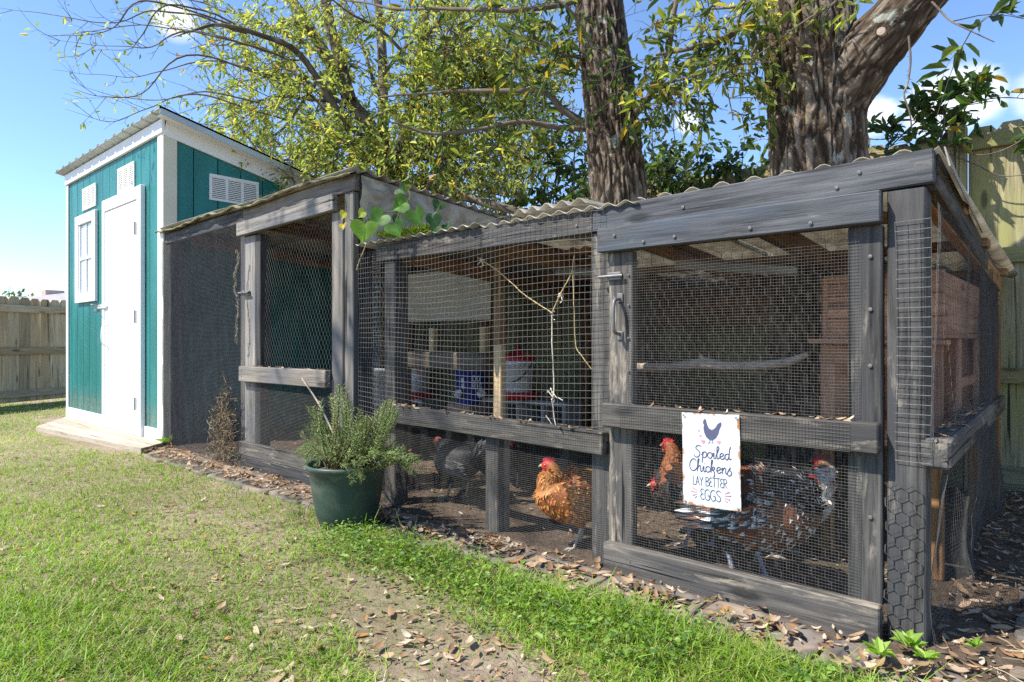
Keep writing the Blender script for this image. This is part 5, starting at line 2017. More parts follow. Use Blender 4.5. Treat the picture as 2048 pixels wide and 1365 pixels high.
# ------------------------------------------------------------------ things inside the coop
def disc_label(parent, c, r, z0, z1, a0, a1, mat, lift=.0015, n=10):
    a = np.linspace(a0, a1, n)
    V = [(c[0] + (r + lift) * math.cos(t), c[1] + (r + lift) * math.sin(t), c[2] + z) for z in (z0, z1) for t in a]
    F = [(i, i + 1, n + i + 1, n + i) for i in range(n - 1)]
    return put('paper_label', mesh_of('paper_label', V, F, mat, smooth=True), parent)


CAMA = lambda c: math.atan2(-c[1], -c[0])       # angle from a thing towards the camera


def bucket_prof(r0, r1, h, t=.004):
    return [(0, 0), (r0, 0), (r0 + .003, .006), (r1, h - .05), (r1 + .006, h - .048), (r1 + .006, h - .038), (r1 + .001, h - .036), (r1 + .002, h - .01), (r1 + .006, h - .008), (r1 + .006, h), (r1 - t, h), (r1 - t, h - .02), (r0 - t, .01), (0, .01)]


def feeder(px, py, Y, sc, lab, name, label_on, bail):
    c = onY(px, py, Y)
    t = thing(name, lab, 'feeder', tuple(c), 'bucket feeders inside the coop')
    # tray with a lip
    v, f = lathe([(0, 0), (.165 * sc, 0), (.178 * sc, .012), (.182 * sc, .05), (.178 * sc, .052), (.172 * sc, .018), (.12 * sc, .016), (.115 * sc, .03), (0, .03)], 40, c)
    put('tray', mesh_of('tray', v, f, M_RED, smooth=True), t)
    v, f = lathe(bucket_prof(.118 * sc, .142 * sc, .32 * sc), 40, c + np.array((0, 0, .032)))
    bk = put('bucket', mesh_of('bucket', v, f, M_BUCKET, smooth=True), t)
    z = .032 + .32 * sc
    v, f = lathe([(.152 * sc, z - .02), (.154 * sc, z + .006), (.13 * sc, z + .012), (.06 * sc, z + .045), (.02 * sc, z + .052), (.018 * sc, z + .085), (.0, z + .087)], 36, c)
    put('lid', mesh_of('lid', v, f, M_RED, smooth=True), t)
    if label_on:
        a = CAMA(c) - .25
        lb = disc_label(bk, c + np.array((0, 0, .032)), .136 * sc, .13 * sc, .25 * sc, a - .5, a + .5, M_WHITEINK, .002)
        # the little black feeder drawing and lines of print
        for (da, db, za, zb, mt) in ((-.42, -.16, .20, .245, M_BLACK), (-.38, -.20, .155, .195, M_BLACK), (-.44, -.14, .138, .15, M_BLACK), (.28, .44, .20, .24, M_RED)):
            aa = np.linspace(a + da, a + db, 5)
            rr_ = .136 * sc + .0035
            V = [(c[0] + rr_ * math.cos(q), c[1] + rr_ * math.sin(q), c[2] + .032 + zz * sc) for zz in (za, zb) for q in aa]
            put('print', mesh_of('print', V, [(i, i + 1, 6 + i, 5 + i) for i in range(4)], mt), bk)
    if bail:
        a = CAMA(c)
        pts = []
        for k in range(15):
            q = a + .95 - 1.5 * k / 14
            pts.append((c[0] + .150 * sc * math.cos(q), c[1] + .150 * sc * math.sin(q), c[2] + z - .04 - .16 * sc * math.sin(math.pi * k / 28)))
        v, q = tubes(np.array(pts)[None], .004, 6)
        put('bail_handle', mesh_of('bail_handle', v, q, M_BLACK, smooth=True), t)
    return c


def cinder(c, rz, lab, l=.39, w=.19, h=.19):
    """two-cell block lying with its cells facing the front"""
    M = Matrix.Translation(Vector(c)) @ Matrix.Rotation(rz, 4, 'Z')
    acc = []
    wt = .032
    def b(x0, x1, z0, z1):
        V, F = box_vf(x1 - x0, w, z1 - z0, .003)
        return np.array(V) + np.array((x0, 0, (z0 + z1) / 2)), F
    V, F = [], []
    n = 0
    for q in ((-l / 2, l / 2, 0, wt), (-l / 2, l / 2, h - wt, h), (-l / 2, -l / 2 + wt, wt, h - wt), (-wt / 2, wt / 2, wt, h - wt), (l / 2 - wt, l / 2, wt, h - wt)):
        v, f = b(*q)
        V.append(v)
        F += [tuple(i + n for i in ff) for ff in f]
        n += len(v)
    o = put('cinder_block', mesh_of('cinder_block', np.concatenate(V), F, M_CONC), None, M, label=lab, category='cinder block', group='cinder blocks under the feeders')
    return o


def build_contents():
    c1 = feeder(833, 795, 3.45, .82, 'white bucket feeder with red lid and paper label under the roost plank', 'poultry_feeder', True, False)
    cinder((c1[0] - .02, c1[1], c1[2] - .19), .0, 'grey cinder block carrying the labelled white feeder')
    c2 = feeder(1036, 797, 3.45, .80, 'tall white bucket feeder with red lid and black handle beside the pale post', 'poultry_feeder', False, True)
    cinder((c2[0] - .10, c2[1], c2[2] - .19), .0, 'grey cinder block under the handle feeder, by the blue bucket')
    cinder((c2[0] + .25, c2[1] + .06, c2[2] - .19), .0, 'grey cinder block under the handle feeder, towards the hanging twine')
    # supports so that blocks do not hover
    for k, cc in enumerate((c1, (c2[0] + .05, c2[1], c2[2]))):
        zt = cc[2] - .19
        sp = thing('wooden_stand', ('low rough wooden stand under the labelled feeder block', 'low rough wooden stand under the handle feeder blocks')[k], 'stand', (cc[0], cc[1], 0))
        w = .26 if k == 0 else .48
        box('top_board', sp, (cc[0] - w, cc[1] - .14, zt - .035), (cc[0] + w, cc[1] + .2, zt - .001), M_ROUGH)
        for dx in (-w + .05, w - .05):
            box('leg', sp, (cc[0] + dx - .04, cc[1] - .1, 0), (cc[0] + dx + .04, cc[1] + .15, zt - .036), M_ROUGH)
    # blue bucket drinker with print and cups
    c = onY(942, 806, 3.35)
    t = thing('blue_bucket', 'blue plastic bucket drinker with white print and side cups', 'bucket', tuple(c))
    v, f = lathe(bucket_prof(.100, .122, .30), 40, c)
    bk = put('pail', mesh_of('pail', v, f, M_BLUE, smooth=True), t)
    v, f = lathe([(.126, .285), (.130, .30), (.128, .312), (.0, .314)], 36, c)
    put('lid', mesh_of('lid', v, f, M_BLUE, smooth=True), t)
    a = CAMA(c)
    LET = {'D': [[(0, 0), (0, 1), (.35, .95), (.5, .5), (.35, .05), (0, 0)]], 'O': [[(.25, 1), (.02, .7), (.02, .3), (.25, 0), (.48, .3), (.48, .7), (.25, 1)]],
           'R': [[(0, 0), (0, 1)], [(0, 1), (.4, .92), (.4, .6), (0, .5)], [(.12, .5), (.46, 0)]], 'I': [[(.15, 0), (.15, 1)]], 'G': [[(.46, .82), (.25, 1), (.03, .7), (.03, .3), (.25, 0), (.46, .2), (.46, .45), (.28, .45)]]}
    acc = Acc()
    for row, (txt, z) in enumerate((('DO', .165), ('RIG', .110))):
        ang = a + .10
        for ch in txt:
            for poly in LET[ch]:
                P = []
                for x, y in poly:
                    q = ang + x * .42
                    zz = z + y * .040
                    rr_ = .100 + .022 * zz / .25 + .0022
                    P.append((c[0] + rr_ * math.cos(q), c[1] + rr_ * math.sin(q), c[2] + zz))
                P = np.array(P)
                P = np.concatenate([np.linspace(P[i], P[i + 1], 4)[:-1] for i in range(len(P) - 1)] + [P[-1:]])
                v, q = tubes(P[None], .0042, 5)
                acc.add(v, q)
            ang += .26 if ch != 'I' else .18
    put('print', acc.mesh('print', M_WHITEINK), bk)
    for z0, z1 in ((.115, .135), (.14, .15), (.155, .19)):
        aa = np.linspace(a - .62, a - .42, 5)
        V = [(c[0] + (.103 + .022 * z / .25 + .0015) * math.cos(q), c[1] + (.103 + .022 * z / .25 + .0015) * math.sin(q), c[2] + z) for z in (z0, z1) for q in aa]
        put('side_print', mesh_of('side_print', V, [(i, i + 1, 6 + i, 5 + i) for i in range(4)], M_WHITEINK), bk)
    for da in (-.75, .55):
        q = a + da
        p = np.array((c[0] + .135 * math.cos(q), c[1] + .135 * math.sin(q), c[2] + .075))
        v, f = lathe([(0, -.03), (.016, -.028), (.03, -.005), (.033, .018), (.029, .016), (.014, -.018), (0, -.02)], 16)
        M = Matrix.Translation(Vector(p)) @ Matrix.Rotation(q, 4, 'Z') @ Matrix.Rotation(.5, 4, 'Y')
        put('drinker_cup', mesh_of('drinker_cup', v, f, M_BUCKET, smooth=True), t, M)
    o = box('brick', None, (c[0] - .13, c[1] - .12, c[2] - .075), (c[0] + .11, c[1] + .10, c[2] - .002), M_BRICK)
    o['label'], o['category'] = 'pale rough brick slab under the blue bucket', 'brick'
    st = thing('wooden_stand', 'low rough wooden stand carrying the brick and blue bucket', 'stand', (c[0], c[1], 0))
    box('top_board', st, (c[0] - .18, c[1] - .14, c[2] - .11), (c[0] + .16, c[1] + .12, c[2] - .0765), M_ROUGH)
    for dx in (-.14, .1):
        box('leg', st, (c[0] + dx - .03, c[1] - .1, 0), (c[0] + dx + .03, c[1] + .1, c[2] - .111), M_ROUGH)
    # tall white bin behind the rosemary
    c = onY(738, 850, 2.33)
    t = thing('white_bin', 'plain white plastic bin standing behind the rosemary pot', 'bin', (c[0], c[1], 0))
    v, f = lathe([(0, 0), (.115, 0), (.125, c[2] + .1), (.0, c[2] + .1)], 40, (c[0], c[1], .01))
    put('tub', mesh_of('tub', v, f, M_BUCKET, smooth=True), t)
    zt = onY(738, 742, 2.33)[2]
    v, f = lathe([(.125, c[2] + .1), (.130, zt - .05), (.135, zt - .046), (.135, zt - .01), (.131, zt), (0, zt + .004)], 40, (c[0], c[1], .01))
    put('lid', mesh_of('lid', v, f, M_BUCKET, smooth=True), t)
    # twine
    Y = 2.16
    t = thing('hanging_twine', 'pale baling twine knotted in a Y and dangling behind the mesh', 'twine', tuple(onY(1105, 627, Y)))
    for pp, mt, r in (([(955, 515), (1000, 545), (1050, 590), (1104, 626)], M_TWINE, .0026), ([(1104, 626), (1120, 590), (1142, 548), (1148, 510)], M_TWINE, .003),
                      ([(1104, 626), (1105, 700), (1108, 770), (1105, 800), (1109, 835), (1116, 872)], M_STRING, .0028), ([(1146, 540), (1148, 620), (1152, 690), (1165, 715), (1184, 738)], M_TWINE, .0022),
                      ([(1092, 832), (1102, 845), (1112, 862), (1118, 885)], M_STRING, .0018)):
        P = catmull([onY(p[0], p[1], Y - .01 * (i % 2)) for i, p in enumerate(pp)], 40)
        P = P + (np.stack([vnoise(P * 40 + 5 * k, k) for k in range(3)], -1) - .5) * .004
        v, q = tubes(P[None], r, 5)
        put('strand', mesh_of('strand', v, q, mt, smooth=True), t)
    for p, s in (((1104, 626), .008), ((1106, 795), .017), ((1122, 590), .009), ((962, 520), .010)):
        cc = onY(*p, Y - .004)
        acc = Acc()
        rr = random.Random(int(p[0]))
        for k in range(7):
            d = np.array((rr.gauss(0, 1), rr.gauss(0, .5), rr.gauss(-.3, 1.2)))
            P = catmull([cc, cc + d * s * .8, cc + d * s * .9 + np.array((rr.gauss(0, s), 0, -s * .8))], 9)
            v, q = tubes(P[None], .0022, 5)
            acc.add(v, q)
        put('knot', acc.mesh('knot', M_STRING, True), t)
    # perch branch behind the door netting
    Y = 2.32
    P = limb = catmull([onY(p[0], p[1], Y) for p in ((1268, 734), (1340, 734), (1400, 727), (1450, 731), (1530, 730), (1580, 722), (1616, 708))], 50)
    t = thing('perch_branch', 'bare grey branch slung across the coop door as a perch', 'branch', tuple(P[0]))
    r = np.linspace(.018, .014, 50) * (1 + .25 * (vnoise(P * 30, 3) - .5)) + .006 * np.exp(-((np.arange(50) - 19) / 4) ** 2)
    r[40:] *= np.linspace(1, .55, 10)
    v, q = tubes(P[None], r[None], 10)
    put('bough', mesh_of('bough', v, q, M_BRANCH, smooth=True), t)
    v, q = tubes(np.array([P[18], P[18] + np.array((-.012, -.02, .035))])[None], np.array([.012, .006])[None], 8)
    put('stub', mesh_of('stub', v, q, M_BRANCH, smooth=True), t)
    # strings that hold the perch up
    acc = Acc()
    for i in (4, 44):
        v, q = tubes(np.array([P[i], P[i] + np.array((0, .0, 1.27 - P[i][2]))])[None], .0012, 3)
        acc.add(v, q)
    put('hanging_wire', acc.mesh('hanging_wire', M_WIREB), t)
    # nest box of reddish boards
    t = thing('nest_box', 'reddish wooden nesting box with an open hatch behind the side netting', 'nest box', (-.6, 3.2, .5))
    x0, x1, y0, y1 = -.80, -.392, 2.72, 3.7
    box('floor', t, (x0, y0, .46), (x1, y1, .485), M_REDWOOD)
    for x in (x0 + .02, x1 - .02):
        for y in (y0 + .02, y1 - .02):
            box('leg', t, (x - .02, y - .02, .0), (x + .02, y + .02, .459), M_RAFTER)
    box('side_wall', t, (x0, y0 + .02, .486), (x0 + .018, y1, 1.10), M_REDWOOD)
    box('back_wall', t, (x0 + .019, y1 - .018, .486), (x1, y1, 1.10), M_REDWOOD)
    # front face: posts round an opening, panel above
    box('front_post', t, (x0, y0, .486), (x0 + .05, y0 + .019, .84), M_REDWOOD)
    box('front_post', t, (x1 - .075, y0, .486), (x1, y0 + .019, .84), M_REDWOOD)
    box('front_rail', t, (x0, y0 - .001, .76), (x1, y0 + .0185, .835), M_REDWOOD)
    box('front_rail', t, (x0, y0 - .001, .487), (x1, y0 + .0185, .52), M_REDWOOD)
    for k in range(3):
        box('front_plank', t, (x0, y0 + .03, .856 + k * .085), (x1, y0 + .046, .938 + k * .085), M_REDWOOD)
    board('awning', t, (x0 - .02, y0 - .03, .85), (x1 + .02, y0 - .03, .845), .018, .12, M_REDWOOD)
    # right wall with a second hatch
    box('side_wall', t, (x1 - .018, y0 + .05, .86), (x1, y1 - .02, 1.10), M_REDWOOD)
    box('side_post', t, (x1 - .019, y0 + .40, .487), (x1 - .001, y0 + .45, .859), M_REDWOOD)
    box('side_post', t, (x1 - .019, y1 - .07, .487), (x1 - .001, y1 - .02, .859), M_REDWOOD)
    box('side_rail', t, (x1 - .0185, y0 + .451, .66), (x1 - .0015, y1 - .071, .70), M_REDWOOD)


build_contents()


# ------------------------------------------------------------------ hens
def hen(label, pos, heading, scheme, scale=1.0, head=(.165, 0, .40), look=0.0, seed=0, comb=1.0, comb_mat=None, shank=None, body_pitch=0.0, step=.03, tail_up=.5, tail_len=1.0, group='hens in the coop'):
    """local frame: x forward, y left, z up"""
    rr = random.Random(seed)
    rg = np.random.default_rng(seed)
    comb_mat = comb_mat or M_SKIN
    shank = shank or M_SHANK
    M = Matrix.Translation(Vector((pos[0], pos[1], .008))) @ Matrix.Rotation(heading, 4, 'Z') @ Matrix.Scale(scale, 4)
    t = thing('hen', label, 'hen', (pos[0], pos[1], .008), group)
    hx, hy, hz = head
    H = np.array((hx, hy, hz))
    lk = np.array((math.cos(look), math.sin(look), -.06))
    # spine: position, half width, half height
    body = [((-.205, 0, .285), .012, .014), ((-.17, 0, .275), .045, .045), ((-.12, 0, .255), .078, .078), ((-.06, 0, .232), .100, .103), ((0, 0, .220), .110, .116), ((.06, 0, .224), .104, .116),
            ((.105, 0, .245), .084, .098)]
    a = np.array((.122, 0, .275))
    nb = H - lk * .022 + np.array((0, 0, -.030))
    neck = [(a, .066, .072), (a * .62 + nb * .38 + np.array((.012, 0, 0)), .050, .052), (a * .3 + nb * .7 + np.array((.006, 0, 0)), .038, .039), (nb, .030, .031)]
    hd = [(H - lk * .008 + np.array((0, 0, -.006)), .026, .027), (H + lk * .012, .0245, .025), (H + lk * .030 + np.array((0, 0, -.004)), .016, .017), (H + lk * .038 + np.array((0, 0, -.006)), .006, .007)]
    sp = body + neck + hd
    pts = np.array([np.array(s[0]) for s in sp])
    wid = np.array([s[1] for s in sp])
    hei = np.array([s[2] for s in sp])
    nr, ns = 60, 24
    P = catmull(pts, nr)
    tq = np.linspace(0, len(sp) - 1, nr)
    W_ = np.interp(tq, np.arange(len(sp)), wid)
    Hh = np.interp(tq, np.arange(len(sp)), hei)
    if body_pitch:
        pass
    T = np.gradient(P, axis=0)
    T /= np.linalg.norm(T, axis=1, keepdims=True)
    # side vector stays mostly horizontal
    S = np.cross(np.array((0, 0, 1.0)), T)
    S[:] = np.where(np.linalg.norm(S, axis=1, keepdims=True) < .25, np.array((0, 1.0, 0)), S)
    fwd = np.array((1.0, 0, 0))
    side_body = np.array((0, 1.0, 0))
    wgt = np.clip((tq - 9) / 2.0, 0, 1)[:, None]
    side_head = np.array((-math.sin(look), math.cos(look), 0))
    S = side_body * (1 - wgt) + side_head * wgt
    S -= T * (S * T).sum(1, keepdims=True)
    S /= np.linalg.norm(S, axis=1, keepdims=True)
    U = np.cross(T, S)
    an = np.arange(ns) * 2 * math.pi / ns
    sup = lambda c: np.sign(c) * np.abs(c) ** .9
    V = P[:, None] + sup(np.cos(an))[None, :, None] * S[:, None] * W_[:, None, None] + sup(np.sin(an))[None, :, None] * U[:, None] * Hh[:, None, None]
    V[:, :, 2] -= 0
    i, j = np.meshgrid(np.arange(nr - 1), np.arange(ns), indexing='ij')
    j2 = (j + 1) % ns
    F = np.stack([i * ns + j, i * ns + j2, (i + 1) * ns + j2, (i + 1) * ns + j], -1).reshape(-1, 4)
    cols = np.zeros((nr, ns, 3))
    for k in range(nr):
        s = tq[k] / (len(sp) - 1)
        reg = 'head' if tq[k] > 10.4 else 'neck' if tq[k] > 6.6 else 'body'
        cols[k] = np.mean([scheme(reg, random.Random(q))[0] for q in range(12)], axis=0) * .7
    cols[tq > 11.3] = scheme('face', rr)[0]
    put('body', mesh_of('body', V.reshape(-1, 3), F, M_FEATHER, cols.reshape(-1, 3), True), t, M)
    # plumage: overlapping feathers pointing back along the bird
    nF = 3000
    C, D, Nn, L, Wd, base_c, tip_c = [], [], [], [], [], [], []
    for k in range(nF):
        s = rr.uniform(.03, .73)
        q = s * (nr - 1)
        i0 = int(q)
        u = q - i0
        b = rr.random() * ns
        j0 = int(b) % ns
        p = V[i0, j0] * (1 - u) + V[i0 + 1, j0] * u
        ctr = P[i0] * (1 - u) + P[i0 + 1] * u
        w = b - int(b)
        p2 = V[i0, (j0 + 1) % ns]
        p = p * (1 - w) + (V[i0, (j0 + 1) % ns] * (1 - u) + V[i0 + 1, (j0 + 1) % ns] * u) * w
        nrm = p - ctr
        nrm /= np.linalg.norm(nrm) + 1e-9
        back = V[i0, j0] - V[i0 + 1, j0] + V[i0, (j0 + 1) % ns] - V[i0 + 1, (j0 + 1) % ns]
        back /= np.linalg.norm(back) + 1e-9
        isneck = tq[i0] > 6.4
        reg = 'neck' if isneck else ('breast' if tq[i0] > 4.7 else 'body')
        cb, ct = scheme(reg, rr)
        C.append(p - nrm * .003)
        d = back + nrm * rr.uniform(.12, .34) + np.array((0, 0, -.35 if not isneck else -.15)) * abs(nrm[1])
        D.append(d)
        Nn.append(nrm)
        L.append(rr.uniform(.016, .028) if isneck else rr.uniform(.018, .030))
        Wd.append(rr.uniform(.006, .009) if isneck else rr.uniform(.010, .016))
        base_c.append(cb)
        tip_c.append(ct)

    def feather_mesh(nm, C, D, Nn, L, Wd, cb, ct, tipw=.36):
        C, D, Nn, L, Wd = map(np.array, (C, D, Nn, L, Wd))
        v, f, _ = leaf_cards(C, D, Nn, L, Wd, np.zeros((len(C), 3)), .0, .06)
        cb, ct = np.array(cb), np.array(ct)
        cc = np.stack([cb, cb, cb * .15 + ct * .85, ct, cb * .15 + ct * .85, cb], 1).reshape(-1, 3)
        return mesh_of(nm, v, f, M_FEATHER, cc)
    put('plumage', feather_mesh('plumage', C, D, Nn, L, Wd, base_c, tip_c), t, M)
    # wings: rows of longer feathers lying on the flank
    for sd in (1, -1):
        C, D, Nn, L, Wd, cb, ct = [], [], [], [], [], [], []
        for row in range(9):
            for k in range(15):
                u = k / 14
                x = .095 - row * .023 - u * .018 + rr.gauss(0, .004)
                z = .285 - u * .085 - row * .004
                yy = .1 * math.sqrt(max(.05, 1 - ((x - .0) / .2) ** 2)) * math.sqrt(max(.1, 1 - ((z - .225) / .125) ** 2))
                C.append((x, sd * (yy + .012), z))
                D.append((-1, sd * -.10 + rr.gauss(0, .04), -.16 + .05 * rr.gauss(0, 1)))
                Nn.append((0, sd, .25))
                L.append((.028 + row * .0075) * rr.uniform(.85, 1.15))
                Wd.append(.015)
                a_, b_ = scheme('wing', rr)
                if row >= 7 and u > .55:
                    a_, b_ = scheme('flight', rr)
                cb.append(a_)
                ct.append(b_)
        put('wing', feather_mesh('wing', C, D, Nn, L, Wd, cb, ct), t, M)
    # tail fan
    C, D, Nn, L, Wd, cb, ct = [], [], [], [], [], [], []
    for k in range(16):
        u = (k % 8) / 7 - .5
        lay = k // 8
        C.append((-.175 + lay * .02, u * .05, .275 + .02 * lay))
        D.append((-.8 + .2 * abs(u), u * .55, tail_up + .12 * rr.gauss(0, 1) + .2 * lay))
        Nn.append((.35 * -1, .9 * (1 if u > 0 else -1), .3))
        L.append(rr.uniform(.10, .135) * tail_len)
        Wd.append(.036)
        a_, b_ = scheme('tail', rr)
        cb.append(a_)
        ct.append(b_)
    put('tail', feather_mesh('tail', C, D, Nn, L, Wd, cb, ct), t, M)
    # comb, wattles, beak, eyes
    sl = np.array((-math.sin(look), math.cos(look), 0))
    upv = np.array((0, 0, 1.0))
    fw = np.array((math.cos(look), math.sin(look), 0))
    comb = comb * .66
    prof = [(.032, .010), (.034, .022), (.028, .034), (.024, .028), (.016, .046), (.010, .034), (.0, .050), (-.006, .034), (-.016, .044), (-.020, .030), (-.030, .030), (-.026, .016), (-.014, .010)]
    n = len(prof)
    Vc = []
    for th in (.0035, -.0035):
        for x, z in prof:
            Vc.append(H + fw * x + upv * (.012 + z * .72 * comb) + sl * th)
    Vc.append(H + upv * (.012 + .020 * comb) + sl * .007)
    Vc.append(H + upv * (.012 + .020 * comb) - sl * .007)
    Fc = [(k, (k + 1) % n, 2 * n) for k in range(n)] + [(n + (k + 1) % n, n + k, 2 * n + 1) for k in range(n)] + [(k, n + k, n + (k + 1) % n, (k + 1) % n) for k in range(n)]
    put('comb', mesh_of('comb', Vc, Fc, comb_mat), t, M)
    for sd in (1, -1):
        c0 = H + fw * .024 + sl * .009 * sd - upv * (.026 * (.6 + .4 * comb))
        v, f = lathe([(0, .014), (.006, .010), (.0085, -.004), (.006, -.014), (0, -.017)], 10)
        v = v * np.array((1, .6, 1.0 * comb)) + c0
        put('wattle', mesh_of('wattle', v, f, comb_mat, smooth=True), t, M)
        v, f = lathe([(0, .0045), (.0035, .003), (.0045, 0), (.0035, -.003), (0, -.0045)], 10)
        put('eye', mesh_of('eye', v + H + fw * .014 + sl * .0235 * sd + upv * .004, f, M_EYE, smooth=True), t, M)
    bp = np.array([H + fw * .032 - upv * .002, H + fw * .044 - upv * .003, H + fw * .056 - upv * .010])
    v, q = tubes(bp[None], np.array([.0095, .007, .001])[None], 8)
    put('beak', mesh_of('beak', v, q, M_BEAK, smooth=True), t, M)
    # legs: feathered thigh, hock, scaly shank, four toes
    for sd, st in ((1, step), (-1, -step)):
        hip = np.array((.0 + st * .4, .048 * sd, .165))
        hock = np.array((-.02 + st * .8, .046 * sd, .098))
        foot = np.array((.008 + st, .046 * sd, .010))
        Pl = catmull([hip, (hip + hock) / 2 + np.array((.012, 0, 0)), hock], 10)
        v, q = tubes(Pl[None], np.linspace(.046, .013, 10)[None], 12)
        cth = np.array(scheme('body', rr)[0]) * .85
        put('thigh', mesh_of('thigh', v, q, M_FEATHER, np.repeat(cth[None], len(v), 0), True), t, M)
        acc = Acc()
        v, q = tubes(catmull([hock, (hock + foot) / 2, foot], 8)[None], np.array([.0085, .007, .0062, .006, .006, .006, .0065, .007])[None], 8)
        acc.add(v, q)
        for ang, l in ((.0, .055), (.55, .046), (-.55, .046), (math.pi - .2 * sd, .026)):
            e = foot + np.array((math.cos(ang) * l, math.sin(ang) * l, -.008))
            m_ = (foot + e) / 2 + np.array((0, 0, .003))
            v, q = tubes(catmull([foot, m_, e], 7)[None], np.linspace(.0058, .0022, 7)[None], 6)
            acc.add(v, q)
        put('leg', acc.mesh('leg', shank, True), t, M)
    return t


def sch(neck, body, wing=None, tail=None, breast=None, face=(.45, .05, .045), tipf=None, flight=None, head=None, jit=.2):
    wing, tail, breast, flight, head = wing or body, tail or body, breast or body, flight or wing or body, head or neck
    table = dict(neck=neck, body=body, wing=wing, tail=tail, breast=breast, flight=flight, head=head, face=face)

    def f(reg, rr):
        c = table[reg]
        if isinstance(c, list):
            c = rr.choice(c)
        if len(c) == 2:
            b, tp = c
        else:
            b, tp = c, c
        k = 1 + rr.uniform(-jit, jit)
        return tuple(x * k for x in b), tuple(x * k for x in tp)
    return f


BLK, DGR, WHT, RST, GLD, BUF = (.026, .026, .029), (.12, .122, .13), (.80, .78, .73), (.38, .125, .042), (.52, .24, .06), (.6, .45, .28)


def build_hens():
    barred = sch([(BLK, DGR), (DGR, (.11, .115, .12))], [(BLK, DGR), (BLK, BLK), (DGR, (.09, .09, .1))])
    black = sch([BLK, (BLK, DGR)], [BLK, (BLK, DGR)])
    R2, G2 = (.44, .135, .038), (.56, .27, .075)
    gold = sch([(R2, G2), (G2, G2), (R2, R2)], [(R2, G2), ((.20, .085, .03), G2)], [((.14, .075, .035), G2), ((.08, .04, .02), G2)], BLK, [R2, (R2, G2)])
    brownneck = sch([(RST, GLD), (RST, RST)], [BLK, (BLK, DGR)], None, None, [BLK, (BLK, RST)])
    darkred = sch([(BLK, RST), BLK], [(BLK, RST), BLK, (BLK, DGR)])
    W2 = (.85, .84, .82)
    speck = sch([(BLK, BLK), (BLK, W2), (BLK, BLK), BLK], [(RST, BLK), (BLK, W2), (RST, W2), (RST, RST), (BLK, BLK), (BLK, W2), (RST, BLK)],
                [(BLK, W2), (BLK, BLK), (BLK, W2), (RST, BLK), (BLK, BLK)], [(RST, BLK), RST], [(BLK, WHT), (RST, WHT), (RST, BLK)], flight=[(BLK, BLK), (RST, BLK)])
    cream = sch([WHT, (WHT, BUF), (BUF, RST)], [WHT, (WHT, BUF), WHT], WHT, WHT, [BUF, (BUF, RST)], head=(.3, .16, .08))
    g = lambda px, py: onZ(px, py, 0)
    PI = math.pi
    hen('charcoal barred hen walking below the shelf behind the first wire panel', g(915, 1000), PI - .15, barred, .90, (.20, .0, .315), .1, 1, .8, M_PINK)
    hen('black hen with bright red face half hidden behind the short middle post', g(1022, 975), -PI / 2 + .55, black, .88, (.15, .02, .31), .35, 2, 1.1)
    hen('golden brown hen with red comb standing by the middle post', g(1158, 1098), PI + .95, gold, .96, (.125, -.01, .35), -.75, 3, 1.2, None, None)
    hen('black-bodied hen with rusty neck looking out from behind the sign', g(1400, 1100), PI - .25, brownneck, 1.0, (.165, 0, .395), -.05, 4, .9, None, M_SHANKG)
    hen('dark reddish hen peering low beside the door stile', (g(1318, 1100)[0] + .0, 2.62), -PI / 2 - .5, darkred, .88, (.17, .0, .26), -.3, 5, 1.0)
    hen('speckled rust, black and white hen beneath the sign', g(1497, 1172), .10, speck, 1.22, (.150, .03, .300), 1.5, 6, .5, M_PINK, M_SHANKG, tail_up=.1, tail_len=.55)
    hen('cream and white hen turning its head behind the speckled hen', (-.915, 2.60), .30, cream, 1.0, (.15, .03, .375), 2.5, 7, .7)

build_hens()


# ------------------------------------------------------------------ plastic edging blocks round the coop
def edging_mesh(l, w, h, rim, seed):
    """a hollow block: outer rim, rounded cell filled later with leaves"""
    rr = random.Random(seed)
    n = 28
    out, inn = [], []
    for k in range(n):
        a = 2 * math.pi * k / n
        cx, sx = math.cos(a), math.sin(a)
        e = .28
        ox = math.copysign(abs(cx) ** e, cx) * l / 2
        oy = math.copysign(abs(sx) ** e, sx) * w / 2
        e2 = .45
        ix = math.copysign(abs(cx) ** e2, cx) * (l / 2 - rim)
        iy = math.copysign(abs(sx) ** e2, sx) * (w / 2 - rim)
        out.append((ox + rr.uniform(-.003, .003), oy + rr.uniform(-.003, .003)))
        inn.append((ix, iy))
    rings = []
    rings.append([(x * 1.02, y * 1.02, -.03) for x, y in out])
    rings.append([(x * 1.005, y * 1.005, h * .8) for x, y in out])
    rings.append([(x * .985, y * .985, h) for x, y in out])
    rings.append([(x * 1.03, y * 1.03, h + rr.uniform(-.002, .002)) for x, y in inn])
    rings.append([(x * .99, y * .99, h * .75) for x, y in inn])
    rings.append([(x * .95, y * .95, h * .15) for x, y in inn])
    rings.append([(0, 0, h * .2)] * n)
    V = np.array(rings).reshape(-1, 3)
    F = [(i * n + k, i * n + (k + 1) % n, (i + 1) * n + (k + 1) % n, (i + 1) * n + k) for i in range(len(rings) - 1) for k in range(n)]
    return mesh_of('edging_block', V, F, M_RUBBER, smooth=True)


CELLS = []


